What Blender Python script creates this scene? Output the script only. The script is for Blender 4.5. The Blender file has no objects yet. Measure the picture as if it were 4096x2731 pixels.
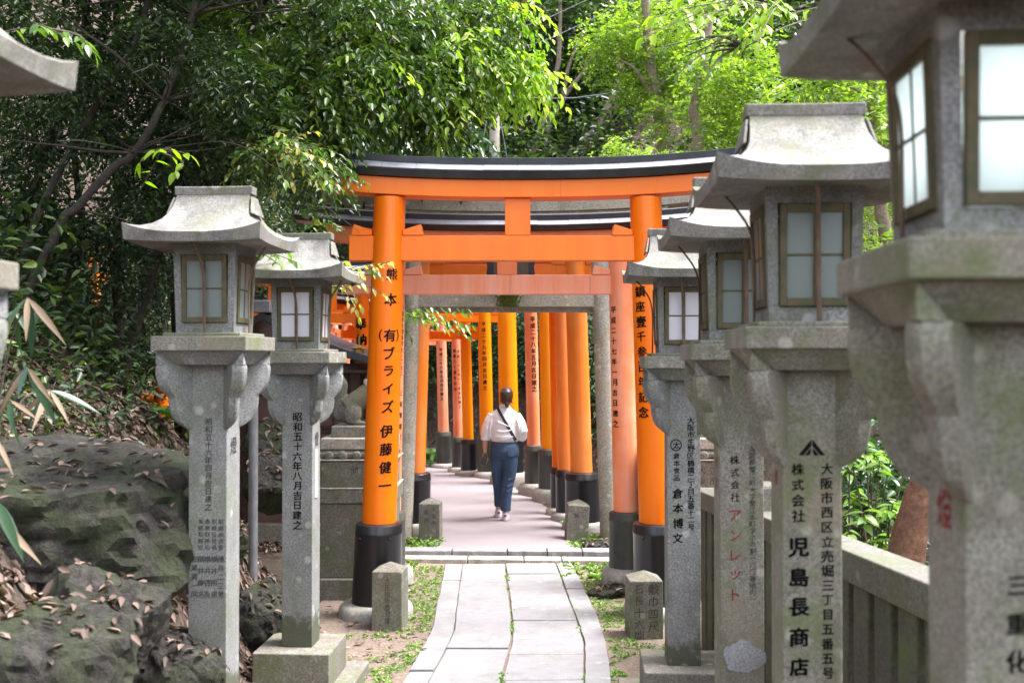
import bpy, bmesh, math, random
import numpy as np
from mathutils import Vector, Matrix, noise as mnoise
from math import radians as R, sin, cos, pi, atan2, sqrt
random.seed(7); rng = np.random.default_rng(7)
sc = bpy.context.scene
C = sc.collection
# ---------------------------------------------------------------- camera, world, sun, exposure
F = 4100.0; CX, CY = 2048.0, 1365.5; HOR = 1430.0
CAMZ = 1.99; PITCH = math.atan((HOR - CY) / F)
cam_d = bpy.data.cameras.new('camera'); cam = bpy.data.objects.new('camera', cam_d); C.objects.link(cam)
cam.location = (0, 0, CAMZ); cam.rotation_euler = (pi / 2 + PITCH, 0, 0)
cam_d.sensor_width = 36; cam_d.lens = 36 * F / 4096; cam_d.clip_start = 0.05; cam_d.clip_end = 500
cam_d.dof.use_dof = True; cam_d.dof.focus_distance = 9.2; cam_d.dof.aperture_fstop = 3.2
sc.camera = cam
SUN_EL, SUN_AZ = R(63), R(86)          # azimuth measured from +Y towards +X
w = bpy.data.worlds.new('World'); sc.world = w; w.use_nodes = True
nt = w.node_tree; nt.nodes.clear()
wo = nt.nodes.new('ShaderNodeOutputWorld'); bg = nt.nodes.new('ShaderNodeBackground'); sky = nt.nodes.new('ShaderNodeTexSky')
sky.sky_type = 'NISHITA'; sky.sun_disc = False; sky.sun_elevation = SUN_EL; sky.sun_rotation = SUN_AZ
sky.air_density = 1.0; sky.dust_density = 3.0; sky.ozone_density = 1.0
hs = nt.nodes.new('ShaderNodeHueSaturation'); hs.inputs['Saturation'].default_value = 0.30   # overcast: nearly white sky
nt.links.new(sky.outputs[0], hs.inputs['Color']); nt.links.new(hs.outputs[0], bg.inputs[0]); bg.inputs[1].default_value = 0.15
nt.links.new(bg.outputs[0], wo.inputs[0])
sun_d = bpy.data.lights.new('sun', 'SUN'); sun_d.energy = 2.2; sun_d.angle = R(22); sun_d.color = (1.0, 0.96, 0.95)
sun = bpy.data.objects.new('sun', sun_d); C.objects.link(sun)
sd = Vector((sin(SUN_AZ) * cos(SUN_EL), cos(SUN_AZ) * cos(SUN_EL), sin(SUN_EL)))
sun.rotation_euler = (-sd).to_track_quat('-Z', 'Y').to_euler(); sun.location = sd * 40
vs = sc.view_settings; vs.view_transform = 'Standard'; vs.look = 'None'; vs.gamma = 1; vs.exposure = 2.35; vs.use_curve_mapping = False
sc.render.engine = 'CYCLES'; sc.cycles.use_denoising = True
sc.cycles.max_bounces = 7; sc.cycles.diffuse_bounces = 4; sc.cycles.glossy_bounces = 3; sc.cycles.transmission_bounces = 4
sc.cycles.sample_clamp_indirect = 8; sc.cycles.caustics_reflective = False; sc.cycles.caustics_refractive = False

# ---------------------------------------------------------------- pixel -> place
def ray(x, y):
    u = (x - CX) / F; v = (CY - y) / F
    return Vector((u, cos(PITCH) - v * sin(PITCH), sin(PITCH) + v * cos(PITCH)))
def P(x, y, Y):
    d = ray(x, y); return Vector((0, 0, CAMZ)) + d * (Y / d.y)
def G(x, y, zg):
    d = ray(x, y); return Vector((0, 0, CAMZ)) + d * ((zg - CAMZ) / d.z)
def ZZ(y, Y): return P(CX, y, Y).z

# ---------------------------------------------------------------- object helpers
def link(name, me, parent=None, loc=(0, 0, 0), rot=(0, 0, 0)):
    o = bpy.data.objects.new(name, me); C.objects.link(o)
    if parent is not None: o.parent = parent
    o.location = loc; o.rotation_euler = rot
    return o
def tag(o, label=None, cat=None, group=None, kind=None):
    if label: o['label'] = label
    if cat: o['category'] = cat
    if group: o['group'] = group
    if kind: o['kind'] = kind
    return o
def thing(name, label, cat, loc=(0, 0, 0), rotz=0, group=None):
    o = link(name, None, None, loc, (0, 0, rotz)); o.empty_display_size = 0.1
    return tag(o, label, cat, group)
class MB:
    def __init__(s): s.v = []; s.f = []
    def add(s, v, f):
        n = len(s.v); s.v += [tuple(p) for p in v]; s.f += [tuple(i + n for i in q) for q in f]; return s
    def box(s, x0, x1, y0, y1, z0, z1):
        v = [(x0, y0, z0), (x1, y0, z0), (x1, y1, z0), (x0, y1, z0), (x0, y0, z1), (x1, y0, z1), (x1, y1, z1), (x0, y1, z1)]
        return s.add(v, [(3, 2, 1, 0), (4, 5, 6, 7), (0, 1, 5, 4), (1, 2, 6, 5), (2, 3, 7, 6), (3, 0, 4, 7)])
    def rings(s, rs, cap=True, closed=True):
        n = len(rs[0]); b = len(s.v)
        for r in rs: s.v += [tuple(p) for p in r]
        for i in range(len(rs) - 1):
            for j in range(n if closed else n - 1):
                a = b + i * n + j; c = b + i * n + (j + 1) % n
                s.f.append((a, c, c + n, a + n))
        if cap:
            s.f.append(tuple(b + j for j in reversed(range(n)))); s.f.append(tuple(b + (len(rs) - 1) * n + j for j in range(n)))
        return s
    def lathe(s, prof, seg=40, cx=0, cy=0, ex=1.0):
        return s.rings([[(cx + r * cos(2 * pi * k / seg) * ex, cy + r * sin(2 * pi * k / seg), z) for k in range(seg)] for r, z in prof])
    def tube(s, pts, rad, seg=8, flat=1.0, wob=0.0):
        pts = [Vector(p) for p in pts]; rs = []
        if not hasattr(rad, '__len__'): rad = [rad] * len(pts)
        up = Vector((0, 0, 1)); t0 = (pts[1] - pts[0]).normalized()
        if abs(t0.z) > .9: up = Vector((0, 1, 0))
        a = t0.cross(up).normalized()
        for i, p in enumerate(pts):
            t = (pts[min(i + 1, len(pts) - 1)] - pts[max(i - 1, 0)]).normalized()
            a = (a - t * a.dot(t)).normalized(); b = t.cross(a)
            r = rad[i]
            rs.append([p + (a * cos(2 * pi * k / seg) + b * sin(2 * pi * k / seg) * flat) * r * (1 + (random.uniform(-wob, wob) if wob else 0)) for k in range(seg)])
        return s.rings(rs)
    def mesh(s, name, mat, smooth=False, bevel=0.0, seg=2, angle=35):
        me = bpy.data.meshes.new(name); me.from_pydata(s.v, [], s.f); me.update()
        bm = bmesh.new(); bm.from_mesh(me)
        bmesh.ops.recalc_face_normals(bm, faces=bm.faces)
        if bevel > 0:
            ed = [e for e in bm.edges if len(e.link_faces) == 2 and e.calc_face_angle(0) > R(30)]
            bmesh.ops.bevel(bm, geom=ed, offset=bevel, segments=seg, affect='EDGES', profile=.5, clamp_overlap=True)
        bm.to_mesh(me); bm.free()
        if smooth:
            me.polygons.foreach_set('use_smooth', [True] * len(me.polygons))
            me.set_sharp_from_angle(angle=R(angle))
        if mat: me.materials.append(mat)
        return me
    def build(s, name, mat, parent=None, loc=(0, 0, 0), rot=(0, 0, 0), **k):
        return link(name, s.mesh(name, mat, **k), parent, loc, rot)
def smoothline(pts, n=4):
    pts = [Vector(p) for p in pts]; out = []
    for i in range(len(pts) - 1):
        p0 = pts[max(i - 1, 0)]; p1 = pts[i]; p2 = pts[i + 1]; p3 = pts[min(i + 2, len(pts) - 1)]
        for k in range(n):
            t = k / n
            out.append(0.5 * ((2 * p1) + (p2 - p0) * t + (2 * p0 - 5 * p1 + 4 * p2 - p3) * t * t + (3 * p1 - p0 - 3 * p2 + p3) * t ** 3))
    out.append(pts[-1]); return out
def lerp_list(vals, n):
    xs = np.linspace(0, len(vals) - 1, n); return list(np.interp(xs, range(len(vals)), vals))
def remesh(mb, mat, name, voxel=0.012, smooth=6):
    me = bpy.data.meshes.new(name); me.from_pydata(mb.v, [], mb.f); me.update()
    bm = bmesh.new(); bm.from_mesh(me); bmesh.ops.recalc_face_normals(bm, faces=bm.faces); bm.to_mesh(me); bm.free()
    o = bpy.data.objects.new('tmp', me); C.objects.link(o)
    m = o.modifiers.new('r', 'REMESH'); m.mode = 'VOXEL'; m.voxel_size = voxel
    if smooth: m2 = o.modifiers.new('s', 'SMOOTH'); m2.iterations = smooth; m2.factor = .5
    dg = bpy.context.evaluated_depsgraph_get()
    out = bpy.data.meshes.new_from_object(o.evaluated_get(dg)); out.name = name
    bpy.data.objects.remove(o); bpy.data.meshes.remove(me)
    out.polygons.foreach_set('use_smooth', [True] * len(out.polygons)); out.materials.clear(); out.materials.append(mat)
    return out

# ---------------------------------------------------------------- materials
def new_mat(name):
    m = bpy.data.materials.new(name); m.use_nodes = True; n = m.node_tree.nodes; l = m.node_tree.links
    return m, n, l, n['Principled BSDF']
def nd(n, t, **kw):
    o = n.new(t)
    for k, v in kw.items():
        if k in o.inputs: o.inputs[k].default_value = v
        else: setattr(o, k, v)
    return o
def ramp(n, l, src, stops):
    r = n.new('ShaderNodeValToRGB'); e = r.color_ramp.elements
    while len(e) < len(stops): e.new(0.5)
    for i, (p, c) in enumerate(stops):
        e[i].position = p; e[i].color = (c if hasattr(c, '__len__') else (c, c, c)) + ((1,) if not hasattr(c, '__len__') or len(c) == 3 else ())
    l.new(src, r.inputs[0]); return r.outputs[0]
def mix(n, l, fac, a, b, mode='MIX'):
    m = n.new('ShaderNodeMix'); m.data_type = 'RGBA'; m.blend_type = mode
    for s, v in ((0, fac), (6, a), (7, b)):
        if hasattr(v, 'is_linked'): l.new(v, m.inputs[s])
        else: m.inputs[s].default_value = v if s == 0 else tuple(v) + (1,)
    return m.outputs[2]
def coords(n, l, rnd=True, sx=(1, 1, 1)):
    tc = n.new('ShaderNodeTexCoord'); oi = n.new('ShaderNodeObjectInfo')
    vm = n.new('ShaderNodeVectorMath'); vm.operation = 'MULTIPLY_ADD'
    l.new(tc.outputs['Object'], vm.inputs[0]); vm.inputs[1].default_value = sx
    if rnd:
        sc_ = n.new('ShaderNodeMath'); sc_.operation = 'MULTIPLY'; sc_.inputs[1].default_value = 37.0
        l.new(oi.outputs['Random'], sc_.inputs[0]); l.new(sc_.outputs[0], vm.inputs[2])
    return vm.outputs[0]
def noise(n, l, vec, scale, detail=3, rough=.55, dist=0):
    t = nd(n, 'ShaderNodeTexNoise', Scale=scale, Detail=detail, Roughness=rough, Distortion=dist); l.new(vec, t.inputs['Vector']); return t.outputs['Fac']
def bump(n, l, h, strength, dist=.01):
    b = nd(n, 'ShaderNodeBump', Strength=strength, Distance=dist); l.new(h, b.inputs['Height']); return b.outputs[0]

def mat_stone(name, light, dark, stain=(.09, .085, .07), moss=(.10, .13, .045), mossamt=.4, rough=.85, speck=110, stainamt=.5, warm=None, bstr=.35, foot=False):
    m, n, l, b = new_mat(name); v = coords(n, l)
    sp = noise(n, l, v, speck, 3, .8); c = ramp(n, l, sp, [(.36, dark), (.5, tuple((x + y) / 2 for x, y in zip(light, dark))), (.63, light)])
    lg = noise(n, l, v, 5.0, 6, .65, .6); st = ramp(n, l, lg, [(.42, 0.0), (.75, stainamt)]); c = mix(n, l, st, c, stain)
    vs_ = coords(n, l, True, (9, 9, 1.1)); sk = noise(n, l, vs_, 1.4, 4, .6); c = mix(n, l, ramp(n, l, sk, [(.55, 0.0), (.8, stainamt * .7)]), c, stain)
    if warm:
        wn = noise(n, l, v, 3.1, 4, .6); c = mix(n, l, ramp(n, l, wn, [(.52, 0.0), (.7, .55)]), c, warm)
    mo = noise(n, l, v, 3.7, 7, .7, .4); mo2 = noise(n, l, v, 33, 3, .7); mm = nd(n, 'ShaderNodeMath', operation='MULTIPLY_ADD'); l.new(mo2, mm.inputs[0]); mm.inputs[1].default_value = .25; l.new(mo, mm.inputs[2])
    c = mix(n, l, ramp(n, l, mm.outputs[0], [(.60, 0.0), (.80, mossamt)]), c, moss)
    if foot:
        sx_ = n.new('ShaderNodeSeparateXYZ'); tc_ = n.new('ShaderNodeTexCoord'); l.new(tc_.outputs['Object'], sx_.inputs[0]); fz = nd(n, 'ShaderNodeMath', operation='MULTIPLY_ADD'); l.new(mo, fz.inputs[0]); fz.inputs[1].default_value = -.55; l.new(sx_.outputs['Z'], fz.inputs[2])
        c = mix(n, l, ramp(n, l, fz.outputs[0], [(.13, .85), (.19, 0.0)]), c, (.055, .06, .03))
    # pale lichen rosettes
    vo = nd(n, 'ShaderNodeTexVoronoi', Scale=11.0); l.new(v, vo.inputs['Vector']); lw = noise(n, l, v, 4.3, 3)
    lm = nd(n, 'ShaderNodeMath', operation='MULTIPLY'); l.new(ramp(n, l, vo.outputs['Distance'], [(.18, 1.0), (.30, 0.0)]), lm.inputs[0]); l.new(ramp(n, l, lw, [(.52, 0.0), (.58, .55)]), lm.inputs[1])
    c = mix(n, l, lm.outputs[0], c, tuple(min(.62, x * 1.3 + .02) for x in light))
    l.new(c, b.inputs['Base Color']); b.inputs['Roughness'].default_value = rough
    hh = nd(n, 'ShaderNodeMath', operation='MULTIPLY_ADD'); l.new(lg, hh.inputs[0]); hh.inputs[1].default_value = 2.0; l.new(sp, hh.inputs[2])
    l.new(bump(n, l, hh.outputs[0], bstr, .004), b.inputs['Normal'])
    return m
def mat_paint(name, col, fade, amt=.4, rough=.38, coat=.25, streak=None):
    m, n, l, b = new_mat(name); v = coords(n, l, True, (6, 6, .5)); v2 = coords(n, l, True)
    f = noise(n, l, v, 1.3, 5, .6); c = mix(n, l, ramp(n, l, f, [(.4, 0.0), (.7, amt)]), col, fade)
    g = noise(n, l, v2, 2.1, 4, .6); c = mix(n, l, ramp(n, l, g, [(.45, 0.0), (.75, amt * .8)]), c, fade)
    if streak:
        s = noise(n, l, coords(n, l, True, (30, 30, .8)), 1.0, 4, .6); c = mix(n, l, ramp(n, l, s, [(.62, 0.0), (.75, .55)]), c, streak)
    d = noise(n, l, v2, 60, 3, .7); c = mix(n, l, ramp(n, l, d, [(.68, 0.0), (.8, .25)]), c, tuple(x * .6 for x in col))
    l.new(c, b.inputs['Base Color']); b.inputs['Coat Weight'].default_value = coat; b.inputs['Specular IOR Level'].default_value = .35; b.inputs['Coat Roughness'].default_value = .22
    l.new(ramp(n, l, g, [(.3, rough - .06), (.8, rough + .14)]), b.inputs['Roughness'])
    fb = noise(n, l, coords(n, l, True, (40, 40, 1.5)), 2.0, 3, .5); l.new(bump(n, l, fb, .12, .003), b.inputs['Normal'])
    return m
def mat_plain(name, col, rough=.6, var=.25, scale=20, metallic=0, bstr=.15, col2=None):
    m, n, l, b = new_mat(name); v = coords(n, l); f = noise(n, l, v, scale, 4, .6)
    c2 = col2 or tuple(x * (1 - var) for x in col)
    l.new(mix(n, l, ramp(n, l, f, [(.35, 0.0), (.65, 1.0)]), col, c2), b.inputs['Base Color']); b.inputs['Roughness'].default_value = rough; b.inputs['Metallic'].default_value = metallic
    l.new(bump(n, l, f, bstr, .004), b.inputs['Normal']); return m
def mat_leaf(name, stops, rough=.38, trans=.35, tcol=1.6, spec=.5):
    m, n, l, b = new_mat(name); at = n.new('ShaderNodeAttribute'); at.attribute_name = 'tint'
    c = ramp(n, l, at.outputs['Fac'], stops)
    l.new(c, b.inputs['Base Color']); b.inputs['Roughness'].default_value = rough; b.inputs['Specular IOR Level'].default_value = spec
    tr = n.new('ShaderNodeBsdfTranslucent'); tc = mix(n, l, 1.0, c, (1.25 * tcol / 1.6, 1.45 * tcol / 1.6, .45), 'MULTIPLY'); l.new(tc, tr.inputs[0])
    ms = n.new('ShaderNodeMixShader'); ms.inputs[0].default_value = trans; l.new(b.outputs[0], ms.inputs[1]); l.new(tr.outputs[0], ms.inputs[2])
    l.new(ms.outputs[0], n['Material Output'].inputs[0]); return m
def mat_leafobj(name, a, b_, rough=.4, trans=.4):
    m, n, l, b = new_mat(name); oi = n.new('ShaderNodeObjectInfo'); c = ramp(n, l, oi.outputs['Random'], [(0.0, a), (1.0, b_)])
    l.new(c, b.inputs['Base Color']); b.inputs['Roughness'].default_value = rough
    tr = n.new('ShaderNodeBsdfTranslucent'); l.new(mix(n, l, 1.0, c, (1.3, 1.5, .5), 'MULTIPLY'), tr.inputs[0])
    ms = n.new('ShaderNodeMixShader'); ms.inputs[0].default_value = trans; l.new(b.outputs[0], ms.inputs[1]); l.new(tr.outputs[0], ms.inputs[2]); l.new(ms.outputs[0], n['Material Output'].inputs[0]); return m

M = {}
M['granite'] = mat_stone('granite', (.285, .29, .292), (.10, .102, .104), stain=(.075, .07, .065), mossamt=.55, stainamt=.75)
M['granite_roof'] = mat_stone('granite_roof', (.29, .28, .265), (.10, .098, .09), stain=(.06, .055, .05), moss=(.11, .12, .06), mossamt=.7, stainamt=.9, warm=(.21, .185, .15))
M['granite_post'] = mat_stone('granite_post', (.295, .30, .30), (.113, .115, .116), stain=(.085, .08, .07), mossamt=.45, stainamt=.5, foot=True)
M['granite_green'] = mat_stone('granite_mossy', (.28, .27, .235), (.10, .098, .082), stain=(.08, .072, .055), moss=(.10, .125, .045), mossamt=.85, stainamt=.65, warm=(.20, .165, .115))
M['old_stone'] = mat_stone('old_stone', (.27, .25, .22), (.10, .095, .08), mossamt=.75, stainamt=.6, speck=70, warm=(.15, .12, .06))
M['rail_stone'] = mat_stone('rail_stone', (.20, .19, .17), (.07, .066, .058), mossamt=.7, stainamt=.7, speck=80)
M['dark_stone'] = mat_stone('dark_mossy_stone', (.10, .095, .08), (.03, .028, .024), mossamt=.8, stainamt=.8, speck=60, warm=(.09, .08, .04))
M['torii_stone'] = mat_stone('torii_stone', (.50, .47, .42), (.24, .22, .19), mossamt=.35, stainamt=.35, speck=55, warm=(.42, .34, .24))
M['pedestal'] = mat_stone('pedestal_stone', (.46, .44, .41), (.28, .26, .24), mossamt=.35, stainamt=.35, speck=80, warm=(.40, .31, .2))
M['slab'] = mat_stone('slab_stone', (.285, .275, .29), (.215, .207, .218), stain=(.15, .142, .145), mossamt=.22, stainamt=.6, speck=160, bstr=.2)
m, n, l, b = new_mat('rock'); v = coords(n, l); a1 = noise(n, l, v, 9, 10, .72, .5); a2 = noise(n, l, v, 2.3, 8, .68, .8); a3 = noise(n, l, v, 48, 6, .75); vo = nd(n, 'ShaderNodeTexVoronoi', Scale=3.2, feature='DISTANCE_TO_EDGE'); wv = nd(n, 'ShaderNodeVectorMath', operation='ADD'); nv = nd(n, 'ShaderNodeTexNoise', Scale=4.0, Detail=5.0); l.new(v, nv.inputs['Vector']); l.new(v, wv.inputs[0]); l.new(nv.outputs['Color'], wv.inputs[1]); l.new(wv.outputs[0], vo.inputs['Vector'])
c = ramp(n, l, a1, [(.36, (.010, .009, .008)), (.48, (.032, .028, .024)), (.60, (.07, .062, .053)), (.72, (.15, .135, .12))]); c = mix(n, l, ramp(n, l, a3, [(.40, .55), (.55, 0.0)]), c, (.014, .013, .012))
mm = nd(n, 'ShaderNodeMath', operation='MULTIPLY_ADD'); l.new(a3, mm.inputs[0]); mm.inputs[1].default_value = .5; l.new(a2, mm.inputs[2]); c = mix(n, l, ramp(n, l, mm.outputs[0], [(.70, 0.0), (.84, .8)]), c, (.035, .048, .014)); c = mix(n, l, ramp(n, l, vo.outputs['Distance'], [(.0, .8), (.03, 0.0)]), c, (.008, .008, .007))
l.new(c, b.inputs['Base Color']); b.inputs['Roughness'].default_value = .92; hh = nd(n, 'ShaderNodeMath', operation='MULTIPLY_ADD'); l.new(a3, hh.inputs[0]); hh.inputs[1].default_value = .3; l.new(a1, hh.inputs[2]); l.new(bump(n, l, hh.outputs[0], 1.0, .06), b.inputs['Normal']); M['rock'] = m
M['orange'] = mat_paint('vermilion_paint', (.90, .165, .002), (.92, .235, .006), .5, .36, .12, streak=(.62, .085, .002))
M['orange_y'] = mat_paint('orange_paint', (.92, .28, .003), (.92, .37, .008), .4, .32, .15)
M['orange_f'] = mat_paint('faded_vermilion', (.80, .19, .045), (.83, .33, .19), .7, .45, .15, streak=(.28, .05, .02))
M['pink'] = mat_paint('sunbleached_vermilion', (.88, .27, .11), (.90, .46, .33), .8, .48, .1)
M['pink_streak'] = mat_paint('streaked_vermilion', (.86, .33, .19), (.88, .50, .40), .8, .5, .05, streak=(.22, .05, .03))
M['black'] = mat_paint('black_paint', (.010, .010, .012), (.035, .035, .04), .5, .32, .3)
M['black_worn'] = mat_paint('worn_black_paint', (.03, .032, .034), (.11, .115, .09), .8, .5, .05)
M['roof_metal'] = mat_plain('roof_metal', (.27, .27, .32), .45, .25, 9, .0)
M['roof_dark'] = mat_plain('roof_dark', (.045, .05, .065), .4, .4, 9)
M['ink'] = mat_plain('ink', (.003, .003, .004), .55, .2, 40); M['ink'].node_tree.nodes['Principled BSDF'].inputs['Specular IOR Level'].default_value = .12
M['ink_old'] = mat_plain('ink_old', (.022, .022, .024), .8, .5, 60, col2=(.085, .085, .08))
M['pale'] = mat_stone('lichen_patch', (.38, .385, .43), (.17, .172, .19), mossamt=.5, stainamt=.5)
M['ink_red'] = mat_plain('ink_red', (.20, .012, .015), .6, .4, 50)
M['carved'] = mat_plain('carved_groove', (.075, .07, .058), .9, .4, 50)
M['wood_frame'] = mat_plain('window_wood', (.10, .075, .04), .75, .5, 22, col2=(.05, .055, .022))
M['strip_wood'] = mat_plain('strip_wood', (.13, .085, .055), .7, .45, 18)
M['bark'] = mat_stone('bark', (.13, .11, .085), (.05, .04, .03), stain=(.03, .026, .02), mossamt=.5, speck=30, bstr=.8)
M['bark_dark'] = mat_stone('bark_dark', (.05, .038, .032), (.018, .014, .012), stain=(.012, .01, .009), mossamt=.25, speck=30, bstr=.8)
M['bark_tan'] = mat_stone('bark_tan', (.30, .24, .18), (.15, .115, .085), stain=(.10, .085, .06), mossamt=.4, speck=30, bstr=.6)
M['bark_red'] = mat_stone('bark_red', (.24, .11, .065), (.11, .048, .03), stain=(.06, .035, .02), mossamt=.15, speck=30, bstr=.9)
M['steel'] = mat_plain('galvanised_steel', (.26, .27, .29), .45, .25, 15, .6)
M['concrete'] = mat_plain('concrete', (.42, .38, .33), .8, .25, 12)
M['wire'] = mat_plain('wire', (.20, .22, .24), .5, .2, 10)
M['white'] = mat_plain('white_ceramic', (.75, .75, .75), .3, .1, 10)
M['hall_wood'] = mat_plain('hall_wood', (.075, .04, .028), .6, .4, 16)
M['hall_panel'] = mat_plain('hall_panel', (.22, .14, .115), .7, .25, 9)
M['brass'] = mat_plain('brass', (.35, .22, .06), .35, .3, 20, .9)
M['bib'] = mat_plain('bib_cloth', (.75, .72, .78), .8, .15, 30)
# pane: frosted glass
m, n, l, b = new_mat('frosted_glass'); b.inputs['Base Color'].default_value = (.24, .28, .275, 1); b.inputs['Roughness'].default_value = .2
tr = n.new('ShaderNodeBsdfTranslucent'); tr.inputs[0].default_value = (.80, .86, .86, 1); ms = n.new('ShaderNodeMixShader'); ms.inputs[0].default_value = .42
l.new(b.outputs[0], ms.inputs[1]); l.new(tr.outputs[0], ms.inputs[2]); l.new(ms.outputs[0], n['Material Output'].inputs[0]); M['glass'] = m
m, n, l, b = new_mat('paper_white_pane'); b.inputs['Base Color'].default_value = (.74, .73, .80, 1); b.inputs['Roughness'].default_value = .35
tr = n.new('ShaderNodeBsdfTranslucent'); tr.inputs[0].default_value = (.8, .8, .85, 1); ms = n.new('ShaderNodeMixShader'); ms.inputs[0].default_value = .3
l.new(b.outputs[0], ms.inputs[1]); l.new(tr.outputs[0], ms.inputs[2]); l.new(ms.outputs[0], n['Material Output'].inputs[0]); M['paper'] = m
m, n, l, b = new_mat('lit_bulb'); b.inputs['Emission Color'].default_value = (.93, .96, 1, 1); b.inputs['Emission Strength'].default_value = 14; M['bulb'] = m
# asphalt
m, n, l, b = new_mat('asphalt'); v = coords(n, l, False); a1 = noise(n, l, v, 140, 3, .8); a2 = noise(n, l, v, 1.3, 5, .6, .5)
c = ramp(n, l, a1, [(.35, (.185, .16, .17)), (.65, (.32, .285, .30))]); c = mix(n, l, ramp(n, l, a2, [(.4, 0.0), (.7, .45)]), c, (.19, .165, .17))
l.new(c, b.inputs['Base Color']); b.inputs['Roughness'].default_value = .85; l.new(bump(n, l, a1, .5, .004), b.inputs['Normal']); M['asphalt'] = m
# ground: soil with leaf litter
m, n, l, b = new_mat('forest_soil'); v = coords(n, l, False); a1 = noise(n, l, v, 2.2, 6, .65, .4); vo = nd(n, 'ShaderNodeTexVoronoi', Scale=14.0); l.new(v, vo.inputs['Vector'])
a2 = noise(n, l, v, 40, 4, .7)
c = ramp(n, l, a2, [(.35, (.022, .015, .011)), (.5, (.055, .036, .027)), (.68, (.12, .08, .06))]); c = mix(n, l, .4, c, ramp(n, l, vo.outputs['Color'], [(.2, (.025, .016, .013)), (.6, (.07, .045, .034)), (.9, (.15, .10, .08))]))
c = mix(n, l, ramp(n, l, a1, [(.52, 0.0), (.72, .75)]), c, (.035, .05, .016))
l.new(c, b.inputs['Base Color']); b.inputs['Roughness'].default_value = .95; l.new(bump(n, l, a2, .8, .03), b.inputs['Normal']); M['soil'] = m
m, n, l, b = new_mat('bare_earth'); v = coords(n, l, False); a1 = noise(n, l, v, 55, 5, .75); a2 = noise(n, l, v, 2.6, 5, .6, .4); a3 = noise(n, l, v, 7, 5, .7)
c = ramp(n, l, a1, [(.35, (.10, .072, .052)), (.5, (.18, .135, .105)), (.66, (.29, .23, .19))]); c = mix(n, l, ramp(n, l, a2, [(.45, 0.0), (.7, .6)]), c, (.21, .155, .135)); c = mix(n, l, ramp(n, l, a3, [(.52, 0.0), (.70, .65)]), c, (.09, .095, .04))
l.new(c, b.inputs['Base Color']); b.inputs['Roughness'].default_value = .95; l.new(bump(n, l, a1, .7, .012), b.inputs['Normal']); M['earth'] = m
# leaves
M['lf_dark'] = mat_leaf('leaves_dark', [(0, (.016, .032, .014)), (.55, (.034, .066, .028)), (.85, (.065, .115, .034)), (1, (.11, .17, .02))], .40, .25, spec=.5)
M['lf_mid'] = mat_leaf('leaves_mid', [(0, (.02, .05, .016)), (.5, (.05, .095, .022)), (.85, (.11, .17, .025)), (1, (.26, .27, .035))], .42, .35, spec=.5)
M['lf_bright'] = mat_leaf('leaves_bright', [(0, (.09, .17, .03)), (.5, (.18, .28, .045)), (1, (.36, .43, .09))], .4, .5)
M['lf_lit'] = mat_leaf('leaves_lit', [(0, (.12, .25, .02)), (.5, (.24, .38, .04)), (1, (.45, .52, .10))], .45, .5)  # light on the bough tips painted in as a brighter leaf colour
M['lf_yellow'] = mat_leaf('leaves_yellow', [(0, (.10, .20, .015)), (.5, (.24, .30, .03)), (1, (.45, .40, .06))], .4, .45)
M['lf_ivy'] = mat_leaf('leaves_ivy', [(0, (.02, .055, .022)), (.6, (.045, .11, .04)), (1, (.12, .21, .05))], .28, .2, spec=.6)
M['lf_litter'] = mat_leaf('fallen_leaves', [(0, (.045, .027, .02)), (.4, (.11, .07, .053)), (.8, (.22, .15, .12)), (1, (.36, .28, .24))], .7, .08)
M['lf_weed'] = mat_leaf('weed_leaves', [(0, (.08, .17, .03)), (.6, (.16, .29, .05)), (1, (.32, .42, .10))], .5, .3)
M['lo_green'] = mat_leafobj('spray_leaf', (.05, .13, .02), (.16, .27, .03), .33, .4)
M['lo_yellow'] = mat_leafobj('young_spray_leaf', (.30, .30, .04), (.52, .44, .16), .4, .45)
M['lo_fig'] = mat_leafobj('shrub_leaf', (.10, .24, .03), (.30, .44, .12), .35, .4)
M['lo_big'] = mat_leafobj('lime_leaf', (.20, .36, .015), (.34, .50, .03), .4, .55)
M['lo_sasa'] = mat_leafobj('bamboo_grass_leaf', (.015, .045, .028), (.03, .075, .03), .35, .25)
M['lo_dry'] = mat_leafobj('dry_bamboo_leaf', (.14, .095, .06), (.26, .19, .125), .7, .2)
M['lo_fern'] = mat_leafobj('fern_leaf', (.06, .15, .025), (.11, .22, .035), .5, .35)

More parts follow.
